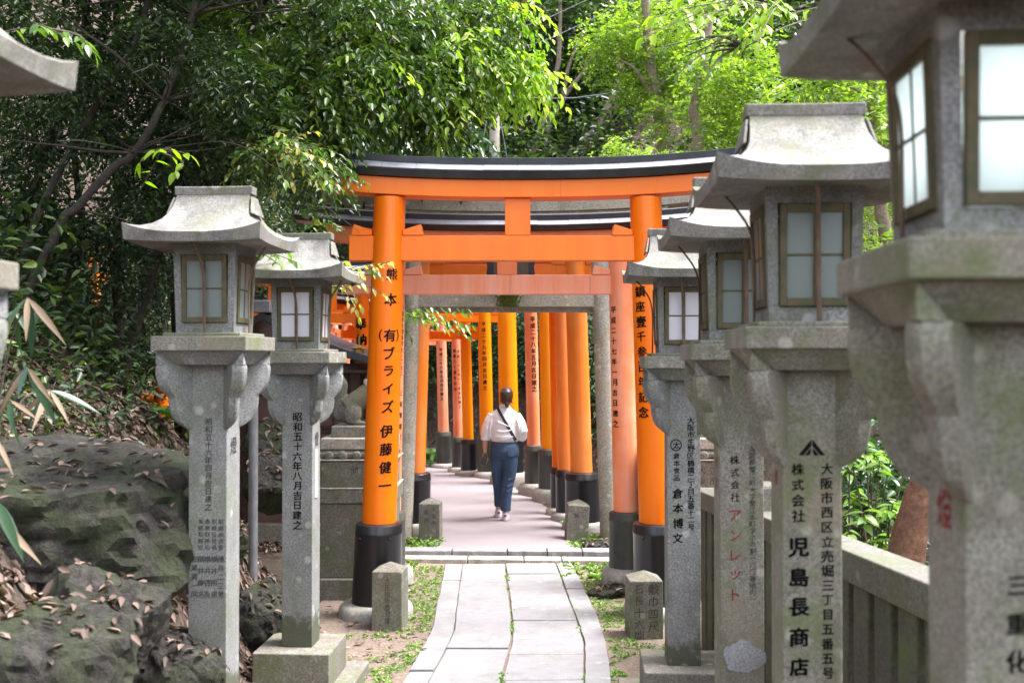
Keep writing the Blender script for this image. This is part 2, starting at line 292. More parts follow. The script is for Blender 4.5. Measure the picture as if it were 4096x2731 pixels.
# ---------------------------------------------------------------- terrain
def sst(a, b, x):
    t = np.clip((x - a) / (b - a), 0, 1); return t * t * (3 - 2 * t)
def gz(y): return np.where(y > 6.5, -.085, -.085 + .05 * (6.5 - y))
ROW = [(11.0, 1.0), (12.05, .87), (13.2, .7), (14.4, .56), (15.0, .36), (16.3, -.03), (17.2, -.42), (18.6, -1.26), (19.7, -1.74), (21.5, -3.0), (24, -6.0)]
def rowx(y): return np.interp(y, [p[0] for p in ROW], [p[1] for p in ROW])
def fbm(x, y, s, seed=0):
    r = 0; a = 1
    for k in range(4):
        f = s * 2 ** k; r = r + a * (np.sin(x * f * 1.3 + 1.7 * np.sin(y * f * .9 + seed + k) + seed) * np.cos(y * f * 1.1 + 1.3 * np.sin(x * f * .7 + 2.1 * seed + k))); a *= .5
    return r
def terr(x, y):
    x = np.asarray(x, float); y = np.asarray(y, float)
    base = np.where(y > 10.75, -.03, gz(y))
    xl = np.where(y < 11, -1.32 - .95 * sst(7.7, 8.7, y) - 2.9 * sst(9.6, 11.5, y), -5.2)
    t = np.maximum(0, xl - x)
    tl = sst(0, .8, t) * t
    left = 1.15 * np.minimum(tl, 1.3) + .72 * np.maximum(0, tl - 1.3)
    left = left + .14 * fbm(x, y, 1.1, 1) * sst(.2, 1.4, t)
    near = 1 - sst(10.2, 13.0, y)
    s1 = np.maximum(0, x - 1.75)
    rn = -.75 * np.minimum(s1, 2.2) + .85 * np.maximum(0, s1 - 3.2)
    s2 = np.maximum(0, x - rowx(y) - 1.5)
    rf = .95 * np.minimum(s2, 3) + .5 * np.maximum(0, s2 - 3)
    right = rn * near + rf * (1 - near)
    right = right + .16 * fbm(x, y, .9, 4) * sst(.3, 2, np.maximum(s1 * near, s2))
    back = np.maximum(0, y - 21.5 - .12 * np.maximum(0, -x)) * .62 * sst(0, 5, y - 21.0) + .3 * fbm(x, y, .5, 7) * sst(22, 27, y)
    return base + left + np.maximum(right, np.where(right < 0, right, back * 0 + right)) + back * sst(-40, -10, x)
def tz(x, y): return float(terr(x, y))
gx = np.concatenate([np.arange(-40, -8, .8), np.arange(-8, 8, .16), np.arange(8, 44.1, .8)])
gy = np.concatenate([np.arange(-6, 2, .5), np.arange(2, 24, .16), np.arange(24, 75.1, .9)])
XX, YY = np.meshgrid(gx, gy); ZZg = terr(XX, YY)
nx_, ny_ = len(gx), len(gy)
vv = np.stack([XX, YY, ZZg], -1).reshape(-1, 3)
ii = (np.arange(ny_ - 1)[:, None] * nx_ + np.arange(nx_ - 1)[None]).ravel()
ff = np.stack([ii, ii + 1, ii + nx_ + 1, ii + nx_], -1)
def np_mesh(name, v, f, mat, smooth=False, tint=None):
    me = bpy.data.meshes.new(name); nf, k = f.shape
    me.vertices.add(len(v)); me.vertices.foreach_set('co', np.ascontiguousarray(v, dtype=np.float32).ravel())
    me.loops.add(nf * k); me.loops.foreach_set('vertex_index', np.ascontiguousarray(f, dtype=np.int32).ravel())
    me.polygons.add(nf); me.polygons.foreach_set('loop_start', np.arange(0, nf * k, k, dtype=np.int32))
    if smooth: me.polygons.foreach_set('use_smooth', np.ones(nf, dtype=bool))
    me.update(calc_edges=True)
    if tint is not None:
        a = me.attributes.new('tint', 'FLOAT', 'FACE'); a.data.foreach_set('value', np.ascontiguousarray(tint, dtype=np.float32))
    me.materials.append(mat); return me
tag(link('ground', np_mesh('ground', vv, ff, M['soil'], True)), kind='structure')

# bare earth beside the paving (a sheet just above the soil)
ex = np.arange(-1.62, 1.7, .08); ey = np.arange(1.0, 10.72, .08); EX, EY = np.meshgrid(ex, ey); EZ = terr(EX, EY) + .006 + .008 * fbm(EX, EY, 5, 3) * .5
EZ = np.maximum(EZ, terr(EX, EY) + .004)
ii = (np.arange(len(ey) - 1)[:, None] * len(ex) + np.arange(len(ex) - 1)[None]).ravel()
tag(link('earth_verge', np_mesh('earth_verge', np.stack([EX, EY, EZ], -1).reshape(-1, 3), np.stack([ii, ii + 1, ii + len(ex) + 1, ii + len(ex)], -1), M['earth'], True)), kind='structure')
# asphalt path, curving to the left under the torii
cl = [(10.72, -.08), (12.05, -.14), (13.2, -.27), (14.4, -.42), (15.3, -.62), (16.3, -.98), (17.2, -1.35), (18.6, -2.1), (19.7, -2.75), (21.2, -4.2), (22.4, -6.2), (23.0, -8.5)]
clp = smoothline([(x, y, 0) for y, x in cl], 5); mb = MB(); rs = []
for i, p in enumerate(clp):
    t = (clp[min(i + 1, len(clp) - 1)] - clp[max(i - 1, 0)]).normalized(); nrm = Vector((t.y, -t.x, 0))
    rs.append([p + nrm * (s * (.86 + .05 * sin(i * 1.7 + s))) + Vector((0, 0, .0 if abs(s) < 1 else -.035)) for s in np.linspace(-1, 1, 9)])
v = [q for r in rs for q in r]; f = [(i * 9 + j, i * 9 + j + 1, i * 9 + j + 10, i * 9 + j + 9) for i in range(len(rs) - 1) for j in range(8)]
tag(MB().add(v, f).build('path', M['asphalt'], smooth=True), kind='structure')
# kerb stones across the path
kerb = tag(link('kerb', None), kind='structure')
def kerbrow(y0, y1, z0, z1, xs, tilt=0):
    for a, b_ in zip(xs[:-1], xs[1:]):
        m_ = MB(); nseg = 8; rr = []
        for k in range(nseg + 1):
            x = a + .006 + (b_ - a - .012) * k / nseg; j = random.uniform(-.008, .008); yy = y0 + tilt * x + j
            rr.append([(x, yy, z0), (x, y1 + tilt * x, z0), (x, y1 + tilt * x, z1), (x, yy + .012, z1 + random.uniform(-.004, .002))])
        m_.rings(rr); m_.build('kerb_stone', M['slab'] if z1 > -.03 else M['torii_stone'], kerb, bevel=.006)
kerbrow(10.52, 10.74, -.14, .012, [-1.16, -.62, -.05, .36, .72, 1.1], -.03)
kerbrow(10.30, 10.50, -.16, -.032, [-1.2, -.45, .12, .50, 1.12], -.05)
# sand bedding below the paving joints is the earth sheet
# stone paving, four courses with curved joints (traced joints projected on the ground)
pav = tag(link('pavement', None), kind='structure')
def z8(p): return (1300 + p[0] / 1.68, 1798 + p[1] / 1.68)
B = [[(825, 690), (785, 870), (770, 950), (745, 1050), (725, 1180), (690, 1260), (640, 1350), (565, 1480), (510, 1567)],
     [(935, 684), (905, 900), (885, 1050), (870, 1200), (840, 1280), (780, 1400), (690, 1552)],
     [(1205, 680), (1220, 860), (1240, 1000), (1255, 1130), (1255, 1280), (1235, 1350), (1200, 1480), (1180, 1567)],
     [(1515, 684), (1590, 860), (1630, 980), (1690, 1130), (1740, 1290), (1740, 1370), (1738, 1567)],
     [(1625, 692), (1690, 830), (1770, 980), (1830, 1110), (1890, 1290), (1915, 1450), (1925, 1567)]]
SL = -.062
BW = []
for bl in B:
    w_ = [G(*z8(p), SL) for p in bl]; w_ = [(p.y, p.x) for p in w_]
    d_ = (w_[-1][1] - w_[-2][1]) / (w_[-1][0] - w_[-2][0]); d_ = max(-.12, min(.12, d_))
    w_.append((w_[-1][0] - 1.5, w_[-1][1] - 1.5 * d_ * .5)); w_.append((1.4, w_[-1][1])); w_.append
    w_.sort(); BW.append(w_)
def bx(k, y): return float(np.interp(y, [p[0] for p in BW[k]], [p[1] for p in BW[k]]))
def zy(yv): return G(2048, 1798 + yv / 1.68, SL).y
ycuts = [[10.26, zy(872), zy(1480), 5.2, 3.9, 2.6, 1.5], [10.27, zy(770), zy(888), zy(1050), zy(1330), 5.9, 5.0, 4.1, 3.1, 2.2, 1.5],
         [10.27, zy(832), zy(968), zy(1142), zy(1370), zy(1541), 5.4, 4.5, 3.5, 2.4, 1.5], [10.26, zy(930), zy(1272), 5.6, 4.3, 2.9, 1.5]]
for c_ in range(4):
    for ya, yb in zip(ycuts[c_][:-1], ycuts[c_][1:]):
        hi, lo = ya - .0035, yb + .0035; n_ = max(3, int((hi - lo) / .12)); lft = []; rgt = []
        for k in range(n_ + 1):
            y = hi + (lo - hi) * k / n_; g0 = .004 if c_ != 2 else .009; g1 = .004 if c_ != 1 else .009
            if c_ == 3: g0 = .009
            lft.append((bx(c_, y) + g0 + random.uniform(-.003, .003), y)); rgt.append((bx(c_ + 1, y) - g1 + random.uniform(-.003, .003), y))
        out = lft + rgt[::-1]; z_t = random.uniform(-.005, .005); tx, ty = random.uniform(-.006, .006), random.uniform(-.004, .004)
        cxm = np.mean([p[0] for p in out]); cym = np.mean([p[1] for p in out])
        def zt(p): return SL + (.05 * (6.5 - p[1]) if p[1] < 6.5 else 0) + z_t + tx * (p[0] - cxm) + ty * (p[1] - cym)
        N = len(out); v = [(p[0], p[1], zt(p)) for p in out] + [(p[0], p[1], zt(p) - .07) for p in out]
        # top as strips (non convex safe)
        f = [(i, i + 1, N - 2 - i, N - 1 - i) for i in range(n_)] + [(i, (i + 1) % N, N + (i + 1) % N, N + i) for i in range(N)]
        MB().add(v, f).build('slab', M['slab'], pav, bevel=.005)

# ---------------------------------------------------------------- lettering
_gc = {}
def glyph(ch, bold=.0):
    key = (ch, bold)
    if key not in _gc:
        cu = bpy.data.curves.new('t', 'FONT'); cu.body = ch; cu.size = 1.0; cu.offset = bold; cu.resolution_u = 2; cu.fill_mode = 'FRONT'
        o = bpy.data.objects.new('t', cu); C.objects.link(o); dg = bpy.context.evaluated_depsgraph_get()
        me = o.evaluated_get(dg).to_mesh(); v = [tuple(p.co) for p in me.vertices]; f = [tuple(p.vertices) for p in me.polygons]
        o.evaluated_get(dg).to_mesh_clear(); bpy.data.objects.remove(o); bpy.data.curves.remove(cu)
        if v:
            a = np.array(v); c0 = (a.min(0) + a.max(0)) / 2; full = 0.92
            ext = (a.max(0) - a.min(0))[:2]
            cyv = c0[1] if ch not in 'ー' else c0[1]
            v = [((p[0] - c0[0]) / full, (p[1] - cyv) / full) for p in v]
            bm = bmesh.new(); vs__ = [bm.verts.new((p[0], p[1], 0)) for p in v]
            for q in f:
                try: bm.faces.new([vs__[i] for i in q])
                except ValueError: pass
            for _ in range(3):
                bmesh.ops.triangulate(bm, faces=bm.faces); ed = [e for e in bm.edges if abs(e.verts[0].co.x - e.verts[1].co.x) > .11]
                if not ed: break
                bmesh.ops.subdivide_edges(bm, edges=ed, cuts=1)
            bmesh.ops.triangulate(bm, faces=bm.faces); bm.verts.index_update()
            v = [(p.co.x, p.co.y) for p in bm.verts]; f = [tuple(p.index for p in q.verts) for q in bm.faces]; bm.free()
        _gc[key] = (v, f)
    return _gc[key]
def column(text, x, ztop, pitch, size, surf, bold, mat, parent, slant=.06, squash=1.0, rot=None, name='character'):
    """vertical line of characters; surf(x,z)->point"""
    z = ztop
    for ch in text:
        if ch == ' ': z -= pitch * .6; continue
        v, f = glyph(ch, bold * .8 if mat.name == 'ink_red' else 0)
        s = size; rr = pi / 2 if (ch in 'ー' or (rot and ch in rot)) else 0
        jx = random.uniform(-.03, .03) * s; js = random.uniform(.93, 1.05)
        pts = []
        for a, c in v:
            a2, c2 = (a * cos(rr) + c * sin(rr), -a * sin(rr) + c * cos(rr)) if rr else (a, c)
            if rr: a2 = -a2
            pts.append(surf(x + jx + a2 * s * squash * js, z - pitch * .5 + (c2 * .97 + slant * a2) * s * js))
        mb = MB().add(pts, f)
        if mat.name != 'ink_red' and bold > 0 and not rr:
            for ex, ez in ((bold * 4.6, -bold * .6), (bold * 2.3, bold * 2.2)):
                mb.add([surf(x + jx + (a + ex) * s * squash * js, z - pitch * .5 + ((c + ez) * .97 + slant * a) * s * js) for a, c in v], f)
        mb.build(name, mat, parent); z -= pitch

# ---------------------------------------------------------------- torii
def pillar_rings(r0, r1, x0, x1, z0, z1, seg=48, n=10):
    rs = []
    for i in range(n + 1):
        t = i / n; cxx = x0 + (x1 - x0) * t; r = r0 + (r1 - r0) * t
        rs.append([(cxx + r * cos(2 * pi * k / seg), r * sin(2 * pi * k / seg), z0 + (z1 - z0) * t) for k in range(seg)])
    return rs
def torii(name, label, cx, cy, rot, zb, ab, at, db, dt, zlin, hs_, hk, zn0, zn1, L, mats, sleeve=(.36, 1.0), ped=(.29, .1), nuki_ext=.35, texts=(), upsweep=.07, cap=True, gable='metal', lin_depth=None, group=None, sleeve_r=1.34, strut_w=None, wedge=True, pedmats=None, Lk=None, detail=True, capmat=None):
    t = thing(name, label, 'torii gate', (cx, cy, zb), rot, group)
    mp, mbm = mats[0], mats[1]; msl = mats[2] if len(mats) > 2 else M['black']
    H = zlin
    def xc(z): return ab + (at - ab) * z / H
    for s in (-1, 1):
        zs0 = ped[1] * .9 if ped else 0; zs1 = sleeve[0]
        p = MB().rings(pillar_rings(db / 2, dt / 2, s * ab, s * at, .02, H + .01)).build('pillar', mp, t, smooth=True)
        if sleeve[1]:
            r = db / 2 * sleeve_r; m_ = MB(); seg = 48; rs = []
            for rr, z in ((r * 1.06, zs0), (r * 1.05, zs0 + .01), (r * .995, zs1 - .085), (r * 1.012, zs1 - .08), (r * 1.01, zs1 - .062), (r * .99, zs1 - .056), (r * .975, zs1 - .005), (r * .955, zs1), (db / 2 * .9, zs1 - .006 + .02)):
                rs.append([(s * xc(z) + rr * cos(2 * pi * k / seg), rr * sin(2 * pi * k / seg), z) for k in range(seg)])
            sl = m_.rings(rs).build('base_sleeve', msl, t, smooth=True)
            if detail:
                for a in (-2.3, -1.0, .6):
                    MB().lathe([(.010, 0), (.012, .006), (.007, .014)], 8).build('bolt', msl, sl, (s * xc(zs1 - .1) + r * 1.0 * cos(a), r * 1.0 * sin(a), zs1 - .1), (pi / 2, 0, a + pi / 2), smooth=True)
        if ped:
            R_ = ped[0]; m_ = MB(); rs = []; seg = 36; sd_ = random.random() * 9
            for rr, z in ((R_ * .99, -.08), (R_, ped[1] * .35), (R_ * .975, ped[1] * .7), (R_ * .9, ped[1] * .95), (R_ * .7, ped[1] * 1.05), (.03, ped[1] * 1.06)):
                rs.append([(s * ab + rr * (1 + .025 * sin(3 * 2 * pi * k / seg + sd_)) * cos(2 * pi * k / seg), rr * (1 + .02 * cos(2 * 2 * pi * k / seg + sd_)) * sin(2 * pi * k / seg), z) for k in range(seg)])
            m_.rings(rs).build('pedestal', M['pedestal'], t, smooth=True, angle=60)
    D = lin_depth or db * .40
    Lk = Lk or L + .2
    def sw(x, LL): return upsweep * (abs(x) / LL) ** 2.4
    def bar(prof, x0, x1, n=24, end=0.0):
        rs = []
        for i in range(n + 1):
            x = x0 + (x1 - x0) * i / n
            rs.append([(x + end * (x / max(abs(x0), abs(x1))) * (z - prof[0][1]), y, z + sw(x, Lk)) for y, z in prof])
        return MB().rings(rs)
    z = H
    bar([(-D, z), (D, z), (D * 1.04, z + hs_), (-D * 1.04, z + hs_)], -L, L, end=.25).build('lintel', mbm, t, bevel=.004)
    z += hs_ + .002
    dk = D * 1.5
    a0, a1, a2 = hk
    kas = M['black'] if gable == 'metal' else gable
    bar([(-dk * .92, z), (dk * .92, z), (dk, z + a0), (-dk, z + a0)], -Lk, Lk, end=.35).build('top_lintel', kas, t, bevel=.003)
    z += a0 + .001
    if gable == 'metal' and a1 > 0:
        npan = 14 if detail else 5
        for side in (-1, 1):
            for k in range(npan):
                x0 = -Lk - .03 + (2 * Lk + .06) * k / npan + .001; x1 = -Lk - .03 + (2 * Lk + .06) * (k + 1) / npan - .001
                o1, o2 = side * dk * 1.03, side * dk * .62
                jj = random.uniform(-.0015, .0015)
                bar([(o1, z - .004 + jj), (o2, z + a1 + jj), (o2 * .97, z + a1 - .01 + jj), (o1 * .95, z - .012 + jj)], x0, x1, 3).build('roof_sheet', capmat or M['roof_metal'], t)
        zz = z + a1
        bar([(-dk * .66, zz - .006), (dk * .66, zz - .006), (dk * .70, zz + a2), (0, zz + a2 + .02), (-dk * .70, zz + a2)], -Lk - .02, Lk + .02, end=.2).build('ridge_cap', M['roof_dark'], t, bevel=.003)
        bar([(-dk * .6, z), (dk * .6, z), (dk * .55, zz - .01), (-dk * .55, zz - .01)], -Lk + .02, Lk - .02).build('roof_core', M['black'], t)
    elif a1 > 0:
        bar([(-dk * 1.04, z), (dk * 1.04, z), (dk * .9, z + a1), (-dk * .9, z + a1)], -Lk, Lk, end=.3).build('ridge_cap', gable, t, bevel=.006)
    # tie beam
    dn = db * .22; xn = xc((zn0 + zn1) / 2)
    if nuki_ext is not None:
        MB().box(-xn - nuki_ext, xn + nuki_ext, -dn, dn, zn0, zn1).build('tie_beam', mats[3] if len(mats) > 3 else mbm, t, bevel=.005)
        if wedge:
            rp = (db + dt) / 4 * .93
            for s in (-1, 1):
                for q in (-1, 1):
                    xa = s * xn + q * rp; xb = xa + q * .165
                    v = [(xa, -dn * 1.12, zn1 + .002), (xb, -dn * 1.12, zn1 + .002), (xb - q * .02, -dn * 1.12, zn1 + .09), (xa, -dn * 1.12, zn1 + .045),
                         (xa, dn * 1.12, zn1 + .002), (xb, dn * 1.12, zn1 + .002), (xb - q * .02, dn * 1.12, zn1 + .09), (xa, dn * 1.12, zn1 + .045)]
                    MB().add(v, [(0, 1, 2, 3), (4, 5, 6, 7), (0, 1, 5, 4), (1, 2, 6, 5), (2, 3, 7, 6), (3, 0, 4, 7)]).build('wedge', mats[3] if len(mats) > 3 else mbm, t, bevel=.003)
        sw_ = strut_w or db * .72
        MB().box(-sw_ / 2, sw_ / 2, -dn * 1.05, dn * 1.05, zn1 + .001, H - .001).build('center_strut', mbm, t, bevel=.004)
    for (s, txt, ztop, pitch, size, ang, mt, bold) in texts:
        def surf(x, z, s=s, ang=ang):
            r = db / 2 + (dt - db) / 2 * z / H + .0030; a = -pi / 2 + ang + x / r
            return (s * xc(z) + r * cos(a), r * sin(a), z)
        column(txt, 0, ztop, pitch, size, surf, bold, mt, t)
    return t
def flatsurf(y=-.0):
    return lambda x, z: (x, y, z)

Y1 = 8.30; zb = -.085
def h1(y, Y): return ZZ(y, Y) - zb
def c1(y, pitch): return h1(y, Y1 - .125) + pitch / 2
T1 = torii('vermilion_torii', 'tall glossy vermilion torii spanning the end of the stone paving', .046, Y1, 0, zb, 1.142, 1.037, .284, .256,
      h1(789, Y1 - .11), h1(720, Y1 - .11) - h1(789, Y1 - .11), (.070, .052, .050), h1(1042, Y1 - .06), h1(942, Y1 - .06), 1.60, (M['orange'], M['orange'], M['black']),
      sleeve=(ZZ(2107, Y1 - .19) - zb + .0, 1), ped=(.30, .105), nuki_ext=.31, upsweep=.10, Lk=1.86, strut_w=.205, lin_depth=.115,
      texts=[(-1, '熊本', c1(1096, .204), .204, .098, .38, M['ink'], .012), (-1, '有ブライズ', c1(1341, .142), .142, .098, .38, M['ink'], .012),
             (-1, '伊藤健一', c1(1724, .144), .144, .100, .38, M['ink'], .014), (1, '御鎮座壹千参百年記念', c1(1105, .1205), .1205, .088, -.72, M['ink'], .014)])
# brackets round the second word
def surf1(x, z):
    r = .142 - .014 * z / 3.3 + .0018; a = -pi / 2 + .38 + x / r
    return (-(1.142 - .105 * z / 3.35) + r * cos(a), r * sin(a), z)
zc_ = h1(1341, Y1 - .125)
for ch, dx in (('(', -.088), (')', .088)):
    v, f = glyph(ch, .012); MB().add([surf1(dx * .84 + a * .095, zc_ + c * .095) for a, c in v], f).build('character', M['ink'], T1)
Y2 = 9.4; z2 = -.05
def h2(y, Y): return ZZ(y, Y) - z2
T2 = torii('faded_torii', 'sun-bleached salmon pink torii standing right behind the tall glossy one', -.045, Y2, 0, z2, 1.10, 1.04, .235, .22,
      h2(990, Y2 - .09), h2(925, Y2 - .09) - h2(990, Y2 - .09), (.055, .045, .045), h2(1177, Y2 - .05), h2(1099, Y2 - .05), 1.62, (M['pink'], M['orange_f'], M['black_worn'], M['pink_streak']),
      sleeve=(ZZ(2056, Y2 - .15) - z2, 1), ped=(.24, .13), nuki_ext=.42, upsweep=.10, Lk=1.93, strut_w=.18,
      texts=[(1, '平成二十七年一月吉日建之', h2(1239, Y2 - .1) + .047, .094, .062, -.86, M['ink'], .012), (-1, '八尾市太田新町七ー二七三', h2(1230, Y2 - .1) + .027, .0545, .045, 1.05, M['ink'], .008), (-1, '三尾喬建行', h2(1573, Y2 - .1) + .05, .10, .05, 1.05, M['ink'], .006)])
Y3 = 11.4
def h3(y, Y): return ZZ(y, Y) + .03
T3 = torii('stone_torii', 'weathered grey stone torii with a mossy patch on its crossbeam', -.064, Y3, 0, -.03, 1.16, 1.03, .235, .195,
      h3(905, 11.25), .16, (.13, .08, 0), h3(1226, 11.3), h3(1177, 11.3), 1.75, (M['torii_stone'], M['torii_stone']), sleeve=(.3, 0), ped=None, nuki_ext=.30,
      upsweep=.10, gable=M['torii_stone'], Lk=2.02, wedge=False, strut_w=.20, lin_depth=.13, detail=False)
MB().box(-.98, .98, .03, .15, h3(1250, 11.5), h3(1227, 11.5)).build('lower_beam', M['torii_stone'], T3, bevel=.004)
m_ = MB()
for k in range(420):
    a, b_ = random.gauss(0, .055), random.random(); q = Vector((a + .02, -.052 - random.random() * .008, h3(1226, 11.3) + b_ * .135)); s_ = random.uniform(.006, .014)
    m_.add([q + Vector((-s_, 0, 0)), q + Vector((0, -s_ * .7, -s_)), q + Vector((s_, 0, 0)), q + Vector((0, -s_ * .5, s_))], [(0, 1, 2, 3)])
M['moss'] = mat_plain('moss', (.10, .13, .02), .95, .5, 40)
tag(m_.build('moss_patch', M['moss'], T3), kind='stuff')
# scalloped black plaque hung on the stone torii
pl = thing('hanging_plaque', 'black scalloped wooden plaque hanging on the stone torii strut', 'plaque', (P(2043, 1070, 11.2).x, 11.16, P(2043, 1072, 11.2).z))
m_ = MB(); pts = []
for k in range(64):
    a = 2 * pi * k / 64; rr = 1 + .05 * abs(sin(a * 7)); pts.append((.255 * rr * math.copysign(abs(cos(a)) ** .55, cos(a)), .17 * rr * math.copysign(abs(sin(a)) ** .55, sin(a))))
m_.rings([[(x, -.03, z) for x, z in pts], [(x, .03, z) for x, z in pts]]).build('frame', M['black'], pl, bevel=.006)
MB().box(-.19, .19, -.036, -.028, -.12, .12).build('panel', M['hall_wood'], pl, bevel=.003)
Y4 = 12.05
def tor4(): return ZZ
M['orange_p'] = mat_paint('worn_orange_paint', (.90, .22, .02), (.90, .36, .14), .6, .42, .1)
T4 = torii('orange_torii', 'bright orange torii just beyond the stone torii with thick pillars', -.165, Y4, R(1), -.02, 1.0, .90, .262, .245,
      3.36, .16, (.09, .05, .05), 2.96, 3.10, 1.45, (M['orange_p'], M['orange'], M['black']), sleeve=(.66, 1), ped=(.25, .10), sleeve_r=1.5, nuki_ext=.3, detail=False)
def rowtorii(name, label, px, Yc, ang, db, H, zn, mats, span=1.95, zs=.62, ped=(.23, .1), texts=(), L=None, sleeve_r=1.38):
    th = R(ang); X = (px - CX) / F * Yc; ux = Vector((cos(th), sin(th))); c = Vector((X, Yc)) - ux * span / 2
    return torii(name, label, c.x, c.y, th, -.02, span / 2, span / 2 - .07, db, db * .92, H, .13, (.07, .045, .04), zn, zn + .13, L or span / 2 + .33, mats, sleeve=(zs, 1), ped=ped,
                 texts=texts, detail=False, sleeve_r=sleeve_r, upsweep=.06)
rowtorii('slim_torii', 'slim vermilion torii with gold-anniversary lettering beyond the orange gate', 2243, 13.2, 6, .20, 3.0, 2.6, (M['orange'], M['orange'], M['black']), zs=.60, ped=(.20, .09), sleeve_r=1.25,
         texts=[(1, '御鎮座壹千参百年記念', ZZ(1257, 13.1) + .08, .120, .068, -.1, M['ink'], .012)])
rowtorii('slim_torii', 'slim plain vermilion torii squeezed against the thick orange gate', 2266, 12.72, 5, .20, 3.05, 2.65, (M['orange_p'], M['orange'], M['black']), zs=.62, ped=(.20, .1), sleeve_r=1.25)
rowtorii('amber_torii', 'amber orange torii with a green-stained base sleeve and rounded brown footing', 2203, 14.45, 9, .235, 3.05, 2.68, (M['orange_y'], M['orange'], M['black_worn']), zs=.72, ped=(.27, .17))
rowtorii('pink_torii', 'pale pink torii with a long column of black date lettering', 2139, 15.05, 13, .20, 3.05, 2.7, (M['pink'], M['orange_f'], M['black_worn']), zs=.72, ped=(.24, .17),
         texts=[(1, '平成二十八年五月吉日建之', ZZ(1278, 15.0) + .066, .092, .080, .03, M['ink'], .014)])
rowtorii('golden_torii', 'thick golden orange torii behind the walking person with a white block footing', 2041, 16.3, 18, .315, 3.2, 2.85, (M['orange_y'], M['orange'], M['black']), zs=.80, ped=(.32, .19), sleeve_r=1.3)
rowtorii('dated_torii', 'orange torii with a faint date column left of the golden one', 1951, 17.2, 23, .235, 2.95, 2.6, (M['orange_y'], M['orange'], M['black_worn']), zs=.70, ped=(.25, .11),
         texts=[(1, '平成二十九年四月吉日建之', ZZ(1296, 17.1) + .068, .0965, .07, -.5, M['ink'], .013)])
rowtorii('crossbeam_torii', 'orange torii showing one bold character and a straight crossbeam', 1876, 17.45, 26, .19, 2.70, 2.32, (M['orange_y'], M['orange'], M['black']), zs=.62, ped=(.24, .1),
         texts=[(1, '奉', ZZ(1340, 17.4) + .12, .2, .135, .25, M['ink'], .03)])
rowtorii('far_torii', 'faded torii with two columns of anniversary lettering deep in the tunnel', 1836, 17.95, 28, .165, 2.66, 2.3, (M['pink'], M['orange_f'], M['black_worn']), zs=.62, ped=(.2, .1),
         texts=[(1, '創業三十周年記念', ZZ(1403, 17.9) + .07, .095, .055, -.85, M['ink'], .01), (1, '平成二十七年十一月吉日建之', ZZ(1406, 17.9) + .06, .080, .05, .1, M['ink'], .01)])
rowtorii('far_torii', 'faded orange torii with one date column before the rear fern bank', 1777, 18.7, 31, .20, 2.68, 2.3, (M['pink'], M['orange_f'], M['black_worn']), zs=.66, ped=(.24, .09),
         texts=[(1, '平成二十六年五月吉日建之', ZZ(1399, 18.6) + .06, .080, .062, -.6, M['ink'], .013)])
rowtorii('far_torii', 'palest torii at the bend of the path with a mossy green sleeve', 1690, 19.9, 36, .16, 2.6, 2.25, (M['pink'], M['orange_f'], M['black_worn']), zs=.62, ped=(.22, .14))
def tor_left(label, X, Y, zb_, rot, H=3.0, tx=()):
    return torii('hillside_torii', label, X, Y, rot, zb_, .9, .84, .22, .2, H, .15, (.08, .05, .05), H - .5, H - .36, 1.3, (M['orange'], M['orange'], M['black']), sleeve=(.5, 1), ped=(.25, .1), detail=False, texts=tx, group=None)
tor_left('vermilion torii rising behind the small dark-roofed hall', -2.93, 14.2, -.03, R(4), 3.0, [(1, '奉納', ZZ(1255, 14.2), .22, .16, -.2, M['ink'], .02)])
tor_left('vermilion torii behind the small hall, farther up than its neighbour', -2.75, 15.6, -.03, R(6), 3.1)
tor_left('vermilion torii glimpsed through the dark trees on the wooded bank', -5.4, 13.2, tz(-5.4, 13.2) - .5, R(20), 2.3)
tor_left('vermilion torii half lost in undergrowth at the top of the bank', -7.2, 15.4, tz(-7.2, 15.4) - .6, R(35), 2.2)

